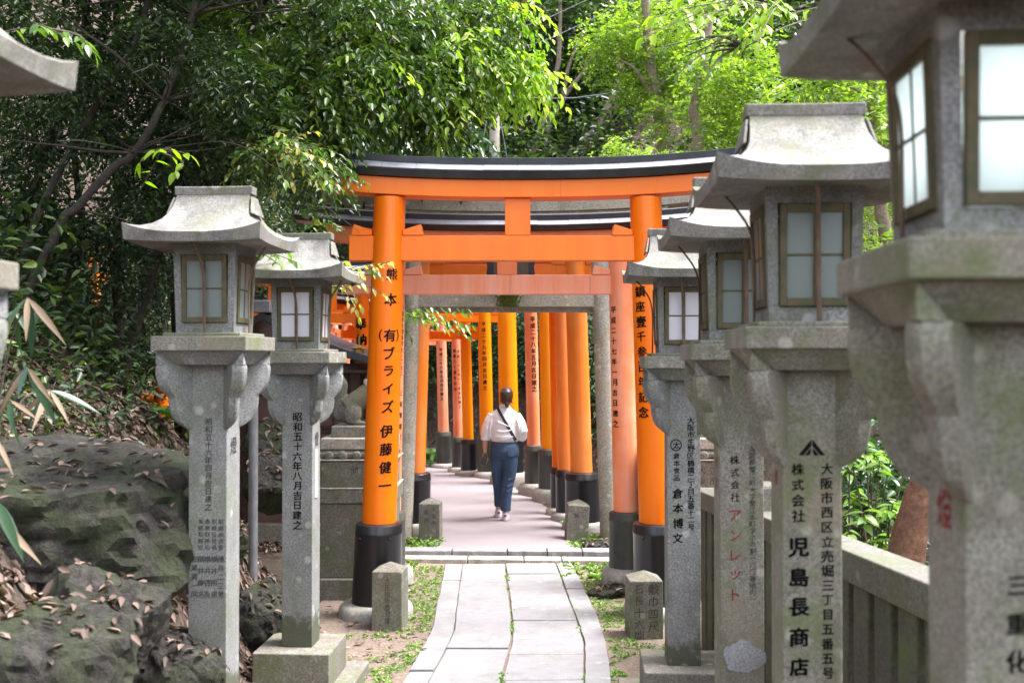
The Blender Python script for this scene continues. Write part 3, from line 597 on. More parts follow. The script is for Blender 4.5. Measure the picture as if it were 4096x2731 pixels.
# ---------------------------------------------------------------- stone lanterns
LM = {}
W = .19
def lantern_meshes():
    # capital
    prof = [(-.457, .080), (-.450, .098), (-.435, .122), (-.410, .146), (-.385, .158), (-.350, .166), (-.315, .170), (-.295, .170), (-.285, .177), (-.262, .195), (-.235, .207), (-.205, .213), (-.175, .216), (-.150, .216), (-.137, .210)]
    rs = []
    for z, h in prof:
        t_ = max(.006, min(.055, (h - .076) * .42)); g = .076; pd = .0948
        if h < .0945: pd = h
        sec = []
        for q in range(4):
            ca, sa = cos(q * pi / 2), sin(q * pi / 2); c_ = .007
            hx = max(h, g + .001)
            pts = [(-hx, -h + c_), (-hx + c_, -h), (-hx + max(t_, c_ + .001), -h), (-g, -pd), (g, -pd), (hx - max(t_, c_ + .001), -h), (hx - c_, -h)]
            sec += [(x * ca - y * sa, x * sa + y * ca, z) for x, y in pts]
        rs.append(sec)
    LM['capital'] = MB().rings(rs).mesh('capital', M['granite'], smooth=True, angle=28)
    # tapered block with notched sides
    a, c_, r_ = .213, .075, .05; zt_, zb_ = -.0705, -.1365; m_ = MB(); v = []; f = []
    for q in range(4):
        ca, sa = cos(q * pi / 2), sin(q * pi / 2); b0 = len(v)
        loc = [(-a, -a, zt_), (a, -a, zt_), (-a, -a, zb_), (-a + c_, -a + r_, zb_), (a - c_, -a + r_, zb_), (a, -a, zb_), (-a + c_ * .55, -a, zb_ + .0), (a - c_ * .55, -a, zb_ + .0)]
        v += [(x * ca - y * sa, x * sa + y * ca, z) for x, y, z in loc]
        f += [(b0, b0 + 2, b0 + 6), (b0, b0 + 6, b0 + 3), (b0, b0 + 3, b0 + 4, b0 + 1), (b0 + 1, b0 + 4, b0 + 7), (b0 + 1, b0 + 7, b0 + 5)]
    m_.add(v, f)
    allb = []
    for q in range(4): b0 = q * 8; allb += [b0 + 2, b0 + 6, b0 + 3, b0 + 4, b0 + 7]
    m_.f.append(tuple(allb)); m_.f.append((0, 1, 9, 17) if False else (0, 8, 16, 24))
    me = m_.mesh('bracket', M['granite']); bm = bmesh.new(); bm.from_mesh(me); bmesh.ops.remove_doubles(bm, verts=bm.verts, dist=1e-4); bmesh.ops.recalc_face_normals(bm, faces=bm.faces); bm.to_mesh(me); bm.free(); LM['bracket'] = me
    LM['platform'] = MB().box(-.232, .232, -.232, .232, -.07, 0).mesh('platform', M['granite_green'], bevel=.005)
    LM['plinth'] = MB().box(-.190, .190, -.190, .190, -.002, .017).mesh('plinth', M['granite_green'], bevel=.005)
    # hollow firebox: four walls with a window opening, slightly wider at the top
    hb, ht, z0, z1 = .142, .155, .0165, .452; ow, oz0, oz1 = .112, .065, .395; m_ = MB(); th = .03
    for q in range(4):
        ca, sa = cos(q * pi / 2), sin(q * pi / 2)
        def hw(z): return hb + (ht - hb) * (z - z0) / (z1 - z0)
        def pt(x, z, d): y = -hw(z) + d; return (x * ca - y * sa, x * sa + y * ca, z)
        O = [(-hw(z0), z0), (hw(z0), z0), (hw(z1), z1), (-hw(z1), z1)]; I = [(-ow, oz0), (ow, oz0), (ow * 1.05, oz1), (-ow * 1.05, oz1)]
        v = [pt(x, z, 0) for x, z in O] + [pt(x, z, 0) for x, z in I] + [pt(x, z, th) for x, z in I] + [pt(x * .79, z, th) for x, z in O]
        f = []
        for k in range(4):
            k2 = (k + 1) % 4; f += [(k, k2, 4 + k2, 4 + k), (4 + k, 4 + k2, 8 + k2, 8 + k), (8 + k, 8 + k2, 12 + k2, 12 + k)]
        m_.add(v, f)
    me = m_.mesh('firebox', M['granite']); bm = bmesh.new(); bm.from_mesh(me); bmesh.ops.remove_doubles(bm, verts=bm.verts, dist=1e-4); bm.to_mesh(me); bm.free(); LM['firebox'] = me
    # window frame (in a local plane: x, z ; y = outwards is -)
    m_ = MB(); fw = .024
    m_.box(-ow + .002, -ow + fw, -.008, .012, oz0 + .002, oz1 - .002); m_.box(ow - fw, ow - .002, -.008, .012, oz0 + .002, oz1 - .002)
    m_.box(-ow + fw, ow - fw, -.008, .012, oz0 + .002, oz0 + fw + .004); m_.box(-ow + fw, ow - fw, -.008, .012, oz1 - fw - .006, oz1 - .002)
    m_.box(-ow + fw, ow - fw, -.002, .008, (oz0 + oz1) / 2 - .004, (oz0 + oz1) / 2 + .004); m_.box(-.005, .005, -.001, .007, oz0 + fw + .004, (oz0 + oz1) / 2 - .004); m_.box(-.005, .005, -.001, .007, (oz0 + oz1) / 2 + .004, oz1 - fw - .006)
    LM['window_frame'] = m_.mesh('window_frame', M['wood_frame'], bevel=.0015, seg=1)
    zm = (oz0 + oz1) / 2
    pw = (ow - fw - .005) / 2; ph = (zm - .004 - oz0 - fw - .004) / 2
    for nm in ('glass', 'paper'): LM['pane_' + nm] = MB().box(-pw, pw, -.001, .003, -ph, ph).mesh('pane', M[nm])
    LM['pane_pos'] = [(sx * (pw + .005), zc) for sx in (-1, 1) for zc in (oz0 + fw + .004 + ph, zm + .004 + ph)]
    LM['tilt'] = math.atan((ht - hb) / (z1 - z0)); LM['hw_mid'] = hb + (ht - hb) * (zm - z0) / (z1 - z0); LM['zm'] = zm
    # roof
    lv = [(.184, .034, .702, 0), (.186, .052, .672, 0), (.190, .080, .635, 0), (.197, .115, .600, .0), (.212, .155, .567, .04), (.238, .204, .535, .14), (.275, .255, .509, .35), (.308, .298, .493, .68), (.332, .328, .485, 1.0), (.326, .322, .440, .28), (.20, .20, .446, .0), (.13, .13, .450, 0)]
    ns = 14; rs = []
    for hx, hy, z, k in lv:
        ring = []
        for q in range(4):
            for i in range(ns):
                s = -1 + 2 * i / ns
                x, y = [(s * hx, -hy), (hx, s * hy), (-s * hx, hy), (-hx, -s * hy)][q]
                e = max(abs(s), 0); ring.append((x, y, z + k * .046 * e ** 3.0))
        rs.append(ring)
    LM['roof'] = MB().rings(rs).mesh('roof', M['granite_roof'], smooth=True, angle=32)
    rr = []
    for i in range(13):
        x = -.196 + .392 * i / 12; up = .002 * (abs(x) / .196) ** 2.5
        rr.append([(x, -.036, .700 + up * .3), (x, .036, .700 + up * .3), (x, .040, .742 + up), (x, -.040, .742 + up)])
    LM['ridge'] = MB().rings(rr).mesh('ridge', M['granite_roof'], bevel=.005)
    LM['gable'] = [MB().add([(s * .1905, -.045, .69), (s * .1905, .045, .69), (s * .206, .095, .60), (s * .206, -.095, .60), (s * .199, -.045, .69), (s * .199, .045, .69), (s * .216, .095, .60), (s * .216, -.095, .60)],
            [(0, 1, 2, 3), (4, 5, 6, 7), (0, 1, 5, 4), (1, 2, 6, 5), (2, 3, 7, 6), (3, 0, 4, 7)]).mesh('gable', M['granite_roof'], bevel=.003) for s in (-1, 1)]
lantern_meshes()
YAW = -R(3.6)
def lantern(label, X, Y, ztop, zbase, rot=YAW, pane='glass', path_side=1, mat=None, baseblock=True, texts=(), side_texts=(), lit=False, kz=1.0):
    """ztop: world z of platform top"""
    H = ztop - zbase
    t = thing('stone_lantern', label, 'stone lantern', (X, Y, zbase), rot, 'stone lanterns lining the approach')
    pz = .0
    if baseblock:
        MB().box(-.36, .36, -.36, .36, -.10, .075).build('lower_base', M['old_stone'], t, bevel=.008)
        MB().box(-.235, .235, -.235, .235, .0752, .285).build('base', M['old_stone'], t, bevel=.007); pz = .2852
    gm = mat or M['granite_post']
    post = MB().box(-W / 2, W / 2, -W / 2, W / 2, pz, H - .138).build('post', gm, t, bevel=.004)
    for k in ('capital', 'bracket', 'platform', 'plinth', 'firebox', 'roof'):
        me = LM[k]
        if mat and k in ('capital', 'bracket'): me = me.copy(); me.materials[0] = mat
        o = link(k, me, t, (0, 0, H))
        if k == 'firebox': o.scale = (1, 1, kz)
        if k == 'roof': o.location.z = H - .45 * (1 - kz)
        if k == 'roof':
            link('ridge', LM['ridge'], o)
            for g in LM['gable']: link('gable', g, o)
    for q in range(4):
        a = q * pi / 2
        fr = link('window_frame', LM['window_frame'], t)
        Mx = Matrix.Translation((0, 0, H)) @ Matrix.Diagonal((1, 1, kz, 1)) @ Matrix.Rotation(a, 4, 'Z') @ Matrix.Translation((0, -LM['hw_mid'] - .001, LM['zm'])) @ Matrix.Rotation(LM['tilt'], 4, 'X') @ Matrix.Translation((0, 0, -LM['zm']))
        fr.matrix_local = Mx
        for (px, pzz) in LM['pane_pos']:
            link('pane', LM['pane_' + pane], fr, (px, .002, pzz))
    for q in ([0, 1] if path_side > 0 else [0, 3]):
        j = random.uniform(-.02, .02)
        pts = smoothline([(j - .02, -.262, .447), (j - .008, -.225, .40), (j, -.185, .335), (j + .004, -.170, .26), (j + .004, -.168, .14), (j + .008, -.170, .018)], 4)
        s_ = MB().tube(pts, [.0085] * len(pts), 8, .5).build('wooden_strip', M['strip_wood'], t, (0, 0, H), (0, 0, q * pi / 2), smooth=True); s_.scale.z = kz
    for (txt, x, dz, pitch, size, mt, bold) in texts:
        zt_ = ZZ(dz, Y - W / 2) - zbase + pitch / 2 if dz > 5 else H - dz
        column(txt, x, zt_, pitch, size, lambda xx, zz: (xx, -W / 2 - .0012, zz), bold, mt, post)
    for (txt, x, dz, pitch, size, mt, bold) in side_texts:
        s = path_side; zt_ = ZZ(dz, Y) - zbase + pitch / 2 if dz > 5 else H - dz
        column(txt, x, zt_, pitch, size, lambda xx, zz: (s * (W / 2 + .0012), s * xx, zz), bold, mt, post)
    if lit:
        MB().lathe([(.004, -.07), (.022, -.065), (.03, -.045), (.042, -.01), (.044, .012), (.036, .034), (.02, .046), (.003, .05)], 24).build('bulb', M['bulb'], t, (0, 0, H + .21), smooth=True)
        ld = bpy.data.lights.new('bulb_light', 'POINT'); ld.energy = .55; ld.color = (.94, .97, 1); ld.shadow_soft_size = .05
        lo = bpy.data.objects.new('bulb_light', ld); C.objects.link(lo); lo.parent = t; lo.location = (0, 0, H + .30)
    return t
I0, IO, IR = M['ink'], M['ink_old'], M['ink_red']
# z of platform tops from the photograph
def pt_z(y, Y): return ZZ(y, Y)
YL1, YL2, YR1, YR2, YR3, YR4 = 5.09, 6.43, 6.0, 4.58, 3.41, 1.88
L0 = lantern('stone lantern on the wooded bank side whose upswept eave juts over the boulders', -1.47, 2.33, CAMZ + .235, .16, rot=-R(3), side_texts=[('献燈', 0, .62, .16, .12, IO, .01)])
L1 = lantern('stone lantern beside the boulders with several faded columns of small names', (861 - CX) / F * YL1, YL1, pt_z(1344, YL1 - .2), .03, pane='glass', rot=-R(3.9),
   texts=[('昭和五十六年四月吉日建之', .003, 1686, .0375, .036, IO, .006)] +
         [(tx, x, 2085, .0313, .0265, IO, .003) for tx, x in (('取締役会長', .067), ('取締役社長', .034), ('専務取締役', .0), ('常務取締役', -.033))] +
         [(tx, x, 2235, p_, .033, IO, .005) for tx, x, p_ in (('横井二三男', .067, .043), ('横井照男', .034, .057), ('横井啓吾', .001, .057), ('横井康名', -.032, .057), ('従業員一同', -.064, .043))],
   side_texts=[('燈', 0, 1781, .1, .085, IO, .008)])
L2 = lantern('stone lantern with one bold date column between the boulders and the left torii pillar', (1207 - CX) / F * YL2, YL2, pt_z(1407, YL2 - .2), -.075, pane='paper', rot=-R(3.6),
   texts=[('昭和五十六年八月吉日建之', .0, 1668, .0603, .056, I0, .012)], side_texts=[('燈', 0, 1755, .16, .09, IO, .01)])
MB().box(-.001, .005, -.028, .028, -.30, 0).build('name_plate', M['white'], L2, (W / 2 + .001, -.01, pt_z(1795, YL2) + .075), bevel=.001)
R1 = lantern('stone lantern lettered with a circled character beside the right torii pillar', (2727 - CX) / F * YR1, YR1, pt_z(1424, YR1 - .2), -.06, pane='paper', path_side=-1,
   texts=[('大阪市生野区鶴橋二丁目五番十二号', .040, 1681, .0407, .040, I0, .010), ('倉本食品', -.042, 1823, .042, .036, I0, .008), ('倉本博文', -.036, 1973, .0855, .059, I0, .014), ('太', -.044, 1780, .04, .040, I0, .010)],
   side_texts=[('献燈', 0, 1900, .10, .06, IR, .004)])
# ring round the character
m_ = MB(); zc_ = ZZ(1780, YR1 - W / 2) + .06
for k in range(32):
    a0, a1 = 2 * pi * k / 32, 2 * pi * (k + 1) / 32
    m_.add([(-.044 + r * cos(a), -W / 2 - .0012, zc_ + r * sin(a)) for r, a in ((.028, a0), (.028, a1), (.034, a1), (.034, a0))], [(0, 1, 2, 3)])
m_.build('emblem', I0, R1)
R2 = lantern('stone lantern with red katakana lettering and a pale patch low on its post', (2951 - CX) / F * YR2, YR2, pt_z(1375, YR2 - .2), -.0, pane='glass', path_side=-1, mat=M['granite_green'],
   texts=[('海部郡蟹江町大字蟹江本町字ホの割一六〇番地の一', .046, 1794, .0297, .029, IO, .003), ('株式会社', -.030, 1839, .0545, .038, I0, .006), ('アンレット', -.027, 2062, .0858, .056, IR, .014)], side_texts=[('献燈', 0, 1850, .09, .06, IR, .004)])
mp_ = MB(); pp_ = [(.088 * cos(a) * (1 + .12 * sin(3 * a + 1)), .085 * sin(a) * (1 + .1 * sin(5 * a)) if sin(a) > 0 else .05 * sin(a)) for a in np.linspace(0, 2 * pi, 72, endpoint=False)]
pp_ = [(x * (1 + .10 * mnoise.noise(Vector((x * 60, z * 60, 3))) + .06 * mnoise.noise(Vector((x * 190, z * 190, 1)))), z * (1 + .16 * mnoise.noise(Vector((x * 60, z * 60, 9))))) for x, z in pp_]
zp_ = ZZ(2640, YR2 - W / 2); mp_.rings([[(x + .004, -W / 2 - .0003, z + zp_) for x, z in pp_], [(x + .004, -W / 2 - .0012, z + zp_) for x, z in pp_]]).build('pale_patch', M['pale'], R2)
R3 = lantern('stone lantern carrying a black folded-roof emblem above two bold text columns', (3219 - CX) / F * YR3, YR3, pt_z(1305, YR3 - .22), .06, pane='glass', path_side=-1, mat=M['granite_green'],
   texts=[('大阪市西区立売堀三丁目五番五号', .047, 1874, .0468, .038, I0, .012), ('株式会社', -.045, 1877, .0500, .039, I0, .012), ('児島長商店', -.045, 2189, .0960, .060, I0, .020)], side_texts=[('燈', 0, 1910, .09, .055, IR, .004)])
m_ = MB(); zc_ = ZZ(1788, YR3 - W / 2) - .06; y_ = -W / 2 - .0012
for s in (-1, 1):
    q = [(0.0015, .026), (.043, -.026), (.027, -.026), (.0015, .004)]
    m_.add([(s * a, y_, zc_ + b_) for a, b_ in q], [(0, 1, 2, 3)])
    q = [(.003, -.002), (.023, -.026), (.009, -.026), (.003, -.018)]
    m_.add([(s * a, y_, zc_ + b_) for a, b_ in q], [(0, 1, 2, 3)])
m_.build('emblem', I0, R3)
R4 = lantern('stone lantern with a lit white window and red lettering on its path side', .89, YR4, ZZ(941, YR4 - .23), .19, pane='glass', path_side=-1, mat=M['granite_green'], lit=True, kz=.91,
   texts=[('三重化', -.008, 2341, .0655, .040, I0, .012)], side_texts=[('献燈', .0, 1829, .094, .075, IR, .016)])

# ---------------------------------------------------------------- small stone markers
def marker(label, px0, px1, ytop, ybot, zg, depth_px=0, tilt=0, txt=(), rz=0):
    g = G((px0 + px1) / 2, ybot, zg); Yf = g.y; wd = (px1 - px0) * Yf / F; ht = (ybot - ytop) * Yf / F; h = wd / 2
    t = thing('stone_marker', label, 'stone marker', (g.x, Yf + h, zg - .02), rz, 'short stone markers beside the path'); t.rotation_euler = (0, R(tilt), rz)
    v = [(-h, -h, -.12), (h, -h, -.12), (h, h, -.12), (-h, h, -.12), (-h * .98, -h * .98, ht - .06), (h * .98, -h * .98, ht - .06), (h * .98, h * .98, ht - .06), (-h * .98, h * .98, ht - .06), (0, 0, ht + .0)]
    MB().add(v, [(3, 2, 1, 0), (0, 1, 5, 4), (1, 2, 6, 5), (2, 3, 7, 6), (3, 0, 4, 7), (4, 5, 8), (5, 6, 8), (6, 7, 8), (7, 4, 8)]).build('shaft', M['old_stone'] if not tilt else M['old_stone'], t, bevel=.006)
    for tx, x, dz, pit, sz in txt: column(tx, x * wd, ht - dz, pit, sz, lambda a, b_: (a, -h - .0015, b_), .0, M['carved'], t, name='carved_character')
    return t
marker('waist-low stone marker standing before the left black torii base', 1491, 1615, 2247, 2524, -.08, txt=[('大正拾年壹月建', .02, .10, .050, .046)], rz=-R(6))
marker('stone marker on the asphalt edge near the left orange gate', 1677, 1762, 1987, 2163, -.03, txt=[('大阪市', .22, .08, .075, .055), ('眞', -.12, .11, .08, .055), ('鉄', -.12, .20, .08, .055)], rz=-R(4))
marker('leaning stone marker with pale top near the right orange gate', 2262, 2350, 1994, 2167, -.03, tilt=3.5, txt=[('六', .28, .07, .08, .05), ('眞', -.1, .12, .09, .055)], rz=R(2))
marker('stone marker with carved measure beside the circled-character lantern base', 2516, 2652, 2283, 2556, -.08, txt=[('敷巾四尺', .2, .07, .092, .075), ('石長十六間', -.22, .075, .085, .07)], rz=R(2))

# ---------------------------------------------------------------- fox statues on stepped pedestals
def fox_set(label_p, label_f, px, Yc, mir, bib=True):
    X = (px - CX) / F * Yc; zf = lambda y: ZZ(y, Yc - .3)
    t = thing('statue_pedestal', label_p, 'pedestal', (X, Yc, -.085))
    o = .085
    st = [('plinth', .365, -.06, zf(2310) + o, 'old_stone'), ('lower_block', .315, None, zf(2012) + o, 'old_stone'), ('ledge', .33, None, zf(1956) + o, 'old_stone'),
          ('ledge_slab', .335, None, zf(1948) + o, 'torii_stone'), ('inscribed_block', .312, None, zf(1842) + o, 'old_stone'), ('slab', .335, None, zf(1836) + o, 'torii_stone')]
    z = -.06
    for nm, h, _, z1, mt in st:
        MB().box(-h, h, -h, h, z + .001, z1).build(nm, M[mt], t, bevel=.008); z = z1
    z0, z1, z2, z3 = z, zf(1798) + o, zf(1752) + o, zf(1707) + o
    mo = MB(); rs = []
    for h, zz in ((.29, z0 + .001), (.318, z0 + .02), (.322, z0 + .05), (.30, z1 - .012), (.295, z1)): rs.append([(-h, -h, zz), (h, -h, zz), (h, h, zz), (-h, h, zz)])
    mo.rings(rs).build('moulding', M['old_stone'], t, bevel=.006)
    for k in range(5): MB().lathe([(.001, -.016), (.03, -.012), (.042, 0), (.03, .012), (.001, .016)], 16).build('petal', M['old_stone'], t, (-.24 + .12 * k, -.318, (z0 + z1) / 2 - .01), (pi / 2, 0, 0), smooth=True)
    MB().box(-.315, .315, -.315, .315, z1 + .001, z2).build('cornice', M['torii_stone'], t, bevel=.01)
    MB().box(-.24, .24, -.22, .22, z2 + .001, z3).build('top_block', M['old_stone'], t, bevel=.01)
    for tx, x in (('大阪', .1), ('正市', .2), ('開', -.02)): column(tx, x, zf(1862) + o, .085, .065, lambda a, b_: (a, -.3135, b_), 0, M['carved'], t, name='carved_character')
    fx = MB()
    def el(c, r, seg=16):
        rs = []
        for i in range(9):
            a = -pi / 2 + pi * i / 8; rs.append([(c[0] + r[0] * max(cos(a), .02) * cos(2 * pi * k / seg), c[1] + r[1] * max(cos(a), .02) * sin(2 * pi * k / seg), c[2] + r[2] * sin(a)) for k in range(seg)])
        fx.rings(rs)
    el((-.11, 0, .115), (.115, .085, .115)); el((-.075, -.075, .10), (.085, .035, .10)); el((-.075, .075, .10), (.085, .035, .10))
    fx.tube(smoothline([(-.12, 0, .14), (-.03, 0, .215), (.045, 0, .29), (.075, 0, .36), (.085, 0, .43)], 3), lerp_list([.10, .098, .085, .062, .055], 13), 14)
    el((.06, 0, .26), (.07, .062, .085))
    for s in (-1, 1):
        fx.tube([(.075, s * .035, .25), (.088, s * .036, .13), (.094, s * .036, .02)], [.036, .027, .025], 10); el((.115, s * .036, .016), (.04, .024, .018))
        el((-.02, s * .078, .018), (.07, .026, .02))
        fx.add([(.06, s * .02, .50), (.10, s * .012, .505), (.078, s * .055, .50), (.072, s * .042, .60)], [(0, 1, 2), (0, 1, 3), (1, 2, 3), (2, 0, 3)])
    el((.10, 0, .475), (.065, .055, .055)); fx.tube([(.12, 0, .47), (.17, 0, .455), (.205, 0, .447)], [.042, .027, .014], 10)
    fx.tube(smoothline([(-.20, 0, .04), (-.235, 0, .10), (-.225, 0, .18), (-.185, 0, .27), (-.165, 0, .36), (-.185, 0, .43)], 3), lerp_list([.03, .038, .042, .044, .036, .010], 16), 12)
    fo = link('fox_statue', remesh(fx, M['old_stone'], 'fox_statue', .011, 3), None, (X, Yc, z3 - .085 + .003), (0, 0, 0 if mir > 0 else pi)); tag(fo, label_f, 'fox statue')
    if bib:
        m_ = MB(); rs = []
        for r, zz, tl in ((.060, .405, .0), (.074, .385, .01), (.088, .35, .03), (.092, .31, .06)):
            rs.append([(.078 + tl * .6 + r * cos(2 * pi * k / 24), r * .92 * sin(2 * pi * k / 24), zz - .05 * max(0, cos(2 * pi * k / 24))) for k in range(24)])
        m_.rings(rs, cap=False).build('neck_bib', M['bib'], fo, smooth=True)
fox_set('stepped mossy stone pedestal behind the left black torii base', 'seated stone fox wearing a white bib with upright tail', 1450, 9.15, 1)
fox_set('stepped mossy stone pedestal behind the circled-character lantern', 'seated stone fox mostly hidden behind the right lanterns', 2735, 9.15, -1, False)

# ---------------------------------------------------------------- small hall left of the path
hl = thing('shrine_hall', 'small dark wooden hall with lattice panels and dark roof behind the fox', 'hall', (-2.62, 11.9, -.03))
hw_, hd_ = .98, .8
MB().box(-hw_, hw_, -hd_, hd_, -.05, .22).build('foundation', M['torii_stone'], hl, bevel=.01)
for x in (-hw_ + .07, -.32, .32, hw_ - .07):
    for y in (-hd_ + .07, hd_ - .07): MB().box(x - .05, x + .05, y - .05, y + .05, .22, 2.0).build('column', M['hall_wood'], hl, bevel=.005)
MB().box(-hw_ + .10, hw_ - .10, -hd_ + .13, hd_ - .13, .221, 1.95).build('wall', M['hall_panel'], hl)
for k in range(11):
    x = -hw_ + .14 + (2 * hw_ - .28) * k / 10; MB().box(x - .012, x + .012, -hd_ + .10, -hd_ + .128, .45, 1.9).build('lattice_bar', M['hall_wood'], hl)
for z in (.45, .8, 1.2, 1.25, 1.6, 1.85): MB().box(-hw_ + .12, hw_ - .12, -hd_ + .085, -hd_ + .10, z, z + .03).build('lattice_rail', M['hall_wood'], hl)
for k in range(8):
    y = -hd_ + .2 + (2 * hd_ - .4) * k / 7; MB().box(hw_ - .099, hw_ - .075, y - .012, y + .012, .45, 1.9).build('lattice_bar', M['hall_wood'], hl)
rs = []
for x, z in ((-1.35, 1.98), (-.9, 2.10), (-.45, 2.26), (0, 2.50), (.45, 2.26), (.9, 2.10), (1.35, 1.98)): rs.append((x, z))
rp = [(x, -1.15, z) for x, z in rs] + [(x, 1.15, z) for x, z in rs] + [(x, -1.15, z - .09) for x, z in rs] + [(x, 1.15, z - .09) for x, z in rs]
f = []
for i in range(6): f += [(i, i + 1, 8 + i, 7 + i), (14 + i, 21 + i, 22 + i, 15 + i), (i, 14 + i, 15 + i, i + 1), (7 + i, 8 + i, 22 + i, 21 + i)]
f += [(0, 7, 21, 14), (6, 20, 27, 13)]
rf = MB().add(rp, f).build('roof', M['roof_dark'], hl, bevel=.01)
MB().box(-.09, .09, -1.2, 1.2, 2.49, 2.62).build('ridge', M['roof_metal'], rf, bevel=.01)
for k in range(9): MB().box(-1.3, 1.3, -1.1 + .275 * k - .02, -1.1 + .275 * k + .02, 1.86, 1.89).build('rafter', M['hall_wood'], hl)
hg = thing('hanging_lantern', 'small brass lantern hanging from the dark hall eave', 'lantern', (P(1432, 1425, 10.75).x, 10.82, P(1432, 1425, 10.75).z))
MB().lathe([(.012, .22), (.012, .12), (.075, .09), (.08, .08), (.055, .07), (.055, -.04), (.07, -.05), (.06, -.07), (.02, -.08)], 6).build('body', M['brass'], hg)

# ---------------------------------------------------------------- stone fence on the right, steel posts
def rz_(y): return ZZ(2297, 3.49) - .0556 * (y - 3.49)
fence = thing('stone_fence', 'low mossy stone fence with slanted handrail behind the right lanterns', 'fence', (1.42, 4.2, tz(1.42, 4.2)))
fo_ = fence.location
def fbox(nm, x0, x1, ya, yb, zf0, zf1, mat, bev=.008):
    v = []
    for y in (ya, yb):
        for x, zf in ((x0, zf0), (x1, zf0), (x1, zf1), (x0, zf1)): v.append((x - fo_.x, y - fo_.y, zf(y) - fo_.z))
    return MB().add(v, [(0, 1, 2, 3), (7, 6, 5, 4), (0, 4, 5, 1), (1, 5, 6, 2), (2, 6, 7, 3), (3, 7, 4, 0)]).build(nm, mat, fence, bevel=bev)
for ya, yb in ((.8, 2.6), (2.61, 4.4), (4.41, 5.78), (6.02, 7.6)): fbox('handrail', 1.335, 1.50, ya, yb, lambda y: rz_(y) - .125, rz_, M['rail_stone'])
y = .95
while y < 7.5:
    if not 5.68 < y < 6.05: fbox('baluster', 1.355, 1.48, y - .085, y + .085, lambda q: tz(1.42, q) - .1, lambda q: rz_(q) - .126, M['dark_stone'])
    y += .235
fbox('fence_post', 1.32, 1.52, 5.79, 6.01, lambda q: tz(1.42, q) - .1, lambda q: rz_(5.9) + .15, M['old_stone'], .02)
def steel(label, x, y, z0, z1, sq=False, r=.033):
    t = thing('steel_post', label, 'post', (x, y, z0))
    if sq: MB().box(-r, r, -r, r, 0, z1 - z0).build('shaft', M['steel'], t, bevel=.004)
    else: MB().lathe([(r, 0), (r, z1 - z0)], 20).build('shaft', M['steel'], t, smooth=True)
    (MB().box(-r * 1.1, r * 1.1, -r * 1.1, r * 1.1, z1 - z0, z1 - z0 + .012) if sq else MB().lathe([(r * 1.08, z1 - z0), (r * 1.08, z1 - z0 + .012), (r * .5, z1 - z0 + .02)], 20)).build('cap', M['steel'], t)
p = P(1013, 1995, 7.4); steel('round grey steel post rising from the leaf litter between two lanterns', p.x, p.y, tz(p.x, p.y) - .1, 1.66)
p = P(3346, 1990, 5.6); steel('square grey steel post behind the emblem lantern', p.x, p.y, tz(p.x, p.y) - .1, 1.62, True, .017)

# ---------------------------------------------------------------- utility pole and wires
Yp = 25.5; pb = P(1978, 840, Yp); ptp = P(1979, 395, Yp); zt = ptp.z
up = thing('utility_pole', 'slender concrete utility pole with guy wires on the hillside', 'utility pole', (pb.x, Yp, tz(pb.x, Yp) - .2))
hz = zt - up.location.z
MB().lathe([(.16, 0), (.115, hz)], 24).build('shaft', M['concrete'], up, smooth=True)
MB().lathe([(.14, hz - 1.55), (.14, hz - 1.47)], 20).build('band', M['steel'], up); MB().lathe([(.13, hz - .1), (.13, hz), (.05, hz + .03)], 20).build('top_cap', M['steel'], up)
def wire(name, pts, r, par, off): MB().tube([Vector(q) - Vector(off) for q in pts], r, 6).build(name, M['wire'], par, smooth=True)
for q in (((1958, 390), (1925, 625), (1895, 840)), ((1994, 440), (2012, 540), (2029, 640))): wire('guy_wire', [P(a, b_, Yp - .2) for a, b_ in q], .012, up, up.location)
MB().box(.0, .5, -.03, .03, hz - .75, hz - .70).build('step_bolt', M['steel'], up)
pw = [P(2003, 381, Yp), P(2100, 391, Yp), P(2200, 395, Yp - .5), P(2300, 393, Yp - 1), P(2400, 380, Yp - 1.5), P(2455, 371, Yp - 2), P(2560, 345, Yp - 3), P(2760, 280, Yp - 5), P(3000, 190, Yp - 7)]
tag(MB().tube(pw, .016, 6).build('power_cable', M['wire'], smooth=True), 'thick cable sagging from the utility pole towards the maples', 'cable')
ins = thing('insulator', 'white ceramic insulator on the sagging cable', 'insulator', P(2453, 372, Yp - 2)); MB().lathe([(.02, -.06), (.05, -.05), (.055, -.01), (.035, 0), (.06, .02), (.05, .06), (.02, .07)], 16).build('body', M['white'], ins, smooth=True)
for lab, q in (('upper thin overhead wire crossing above the torii', ((1950, 160), (2200, 70), (2350, 0), (2500, -70))), ('lower thin overhead wire crossing above the torii', ((2010, 215), (2200, 155), (2530, 5), (2650, -50)))):
    tag(MB().tube([P(a, b_, 24) for a, b_ in q], .011, 6).build('overhead_wire', M['wire'], smooth=True), lab, 'wire')

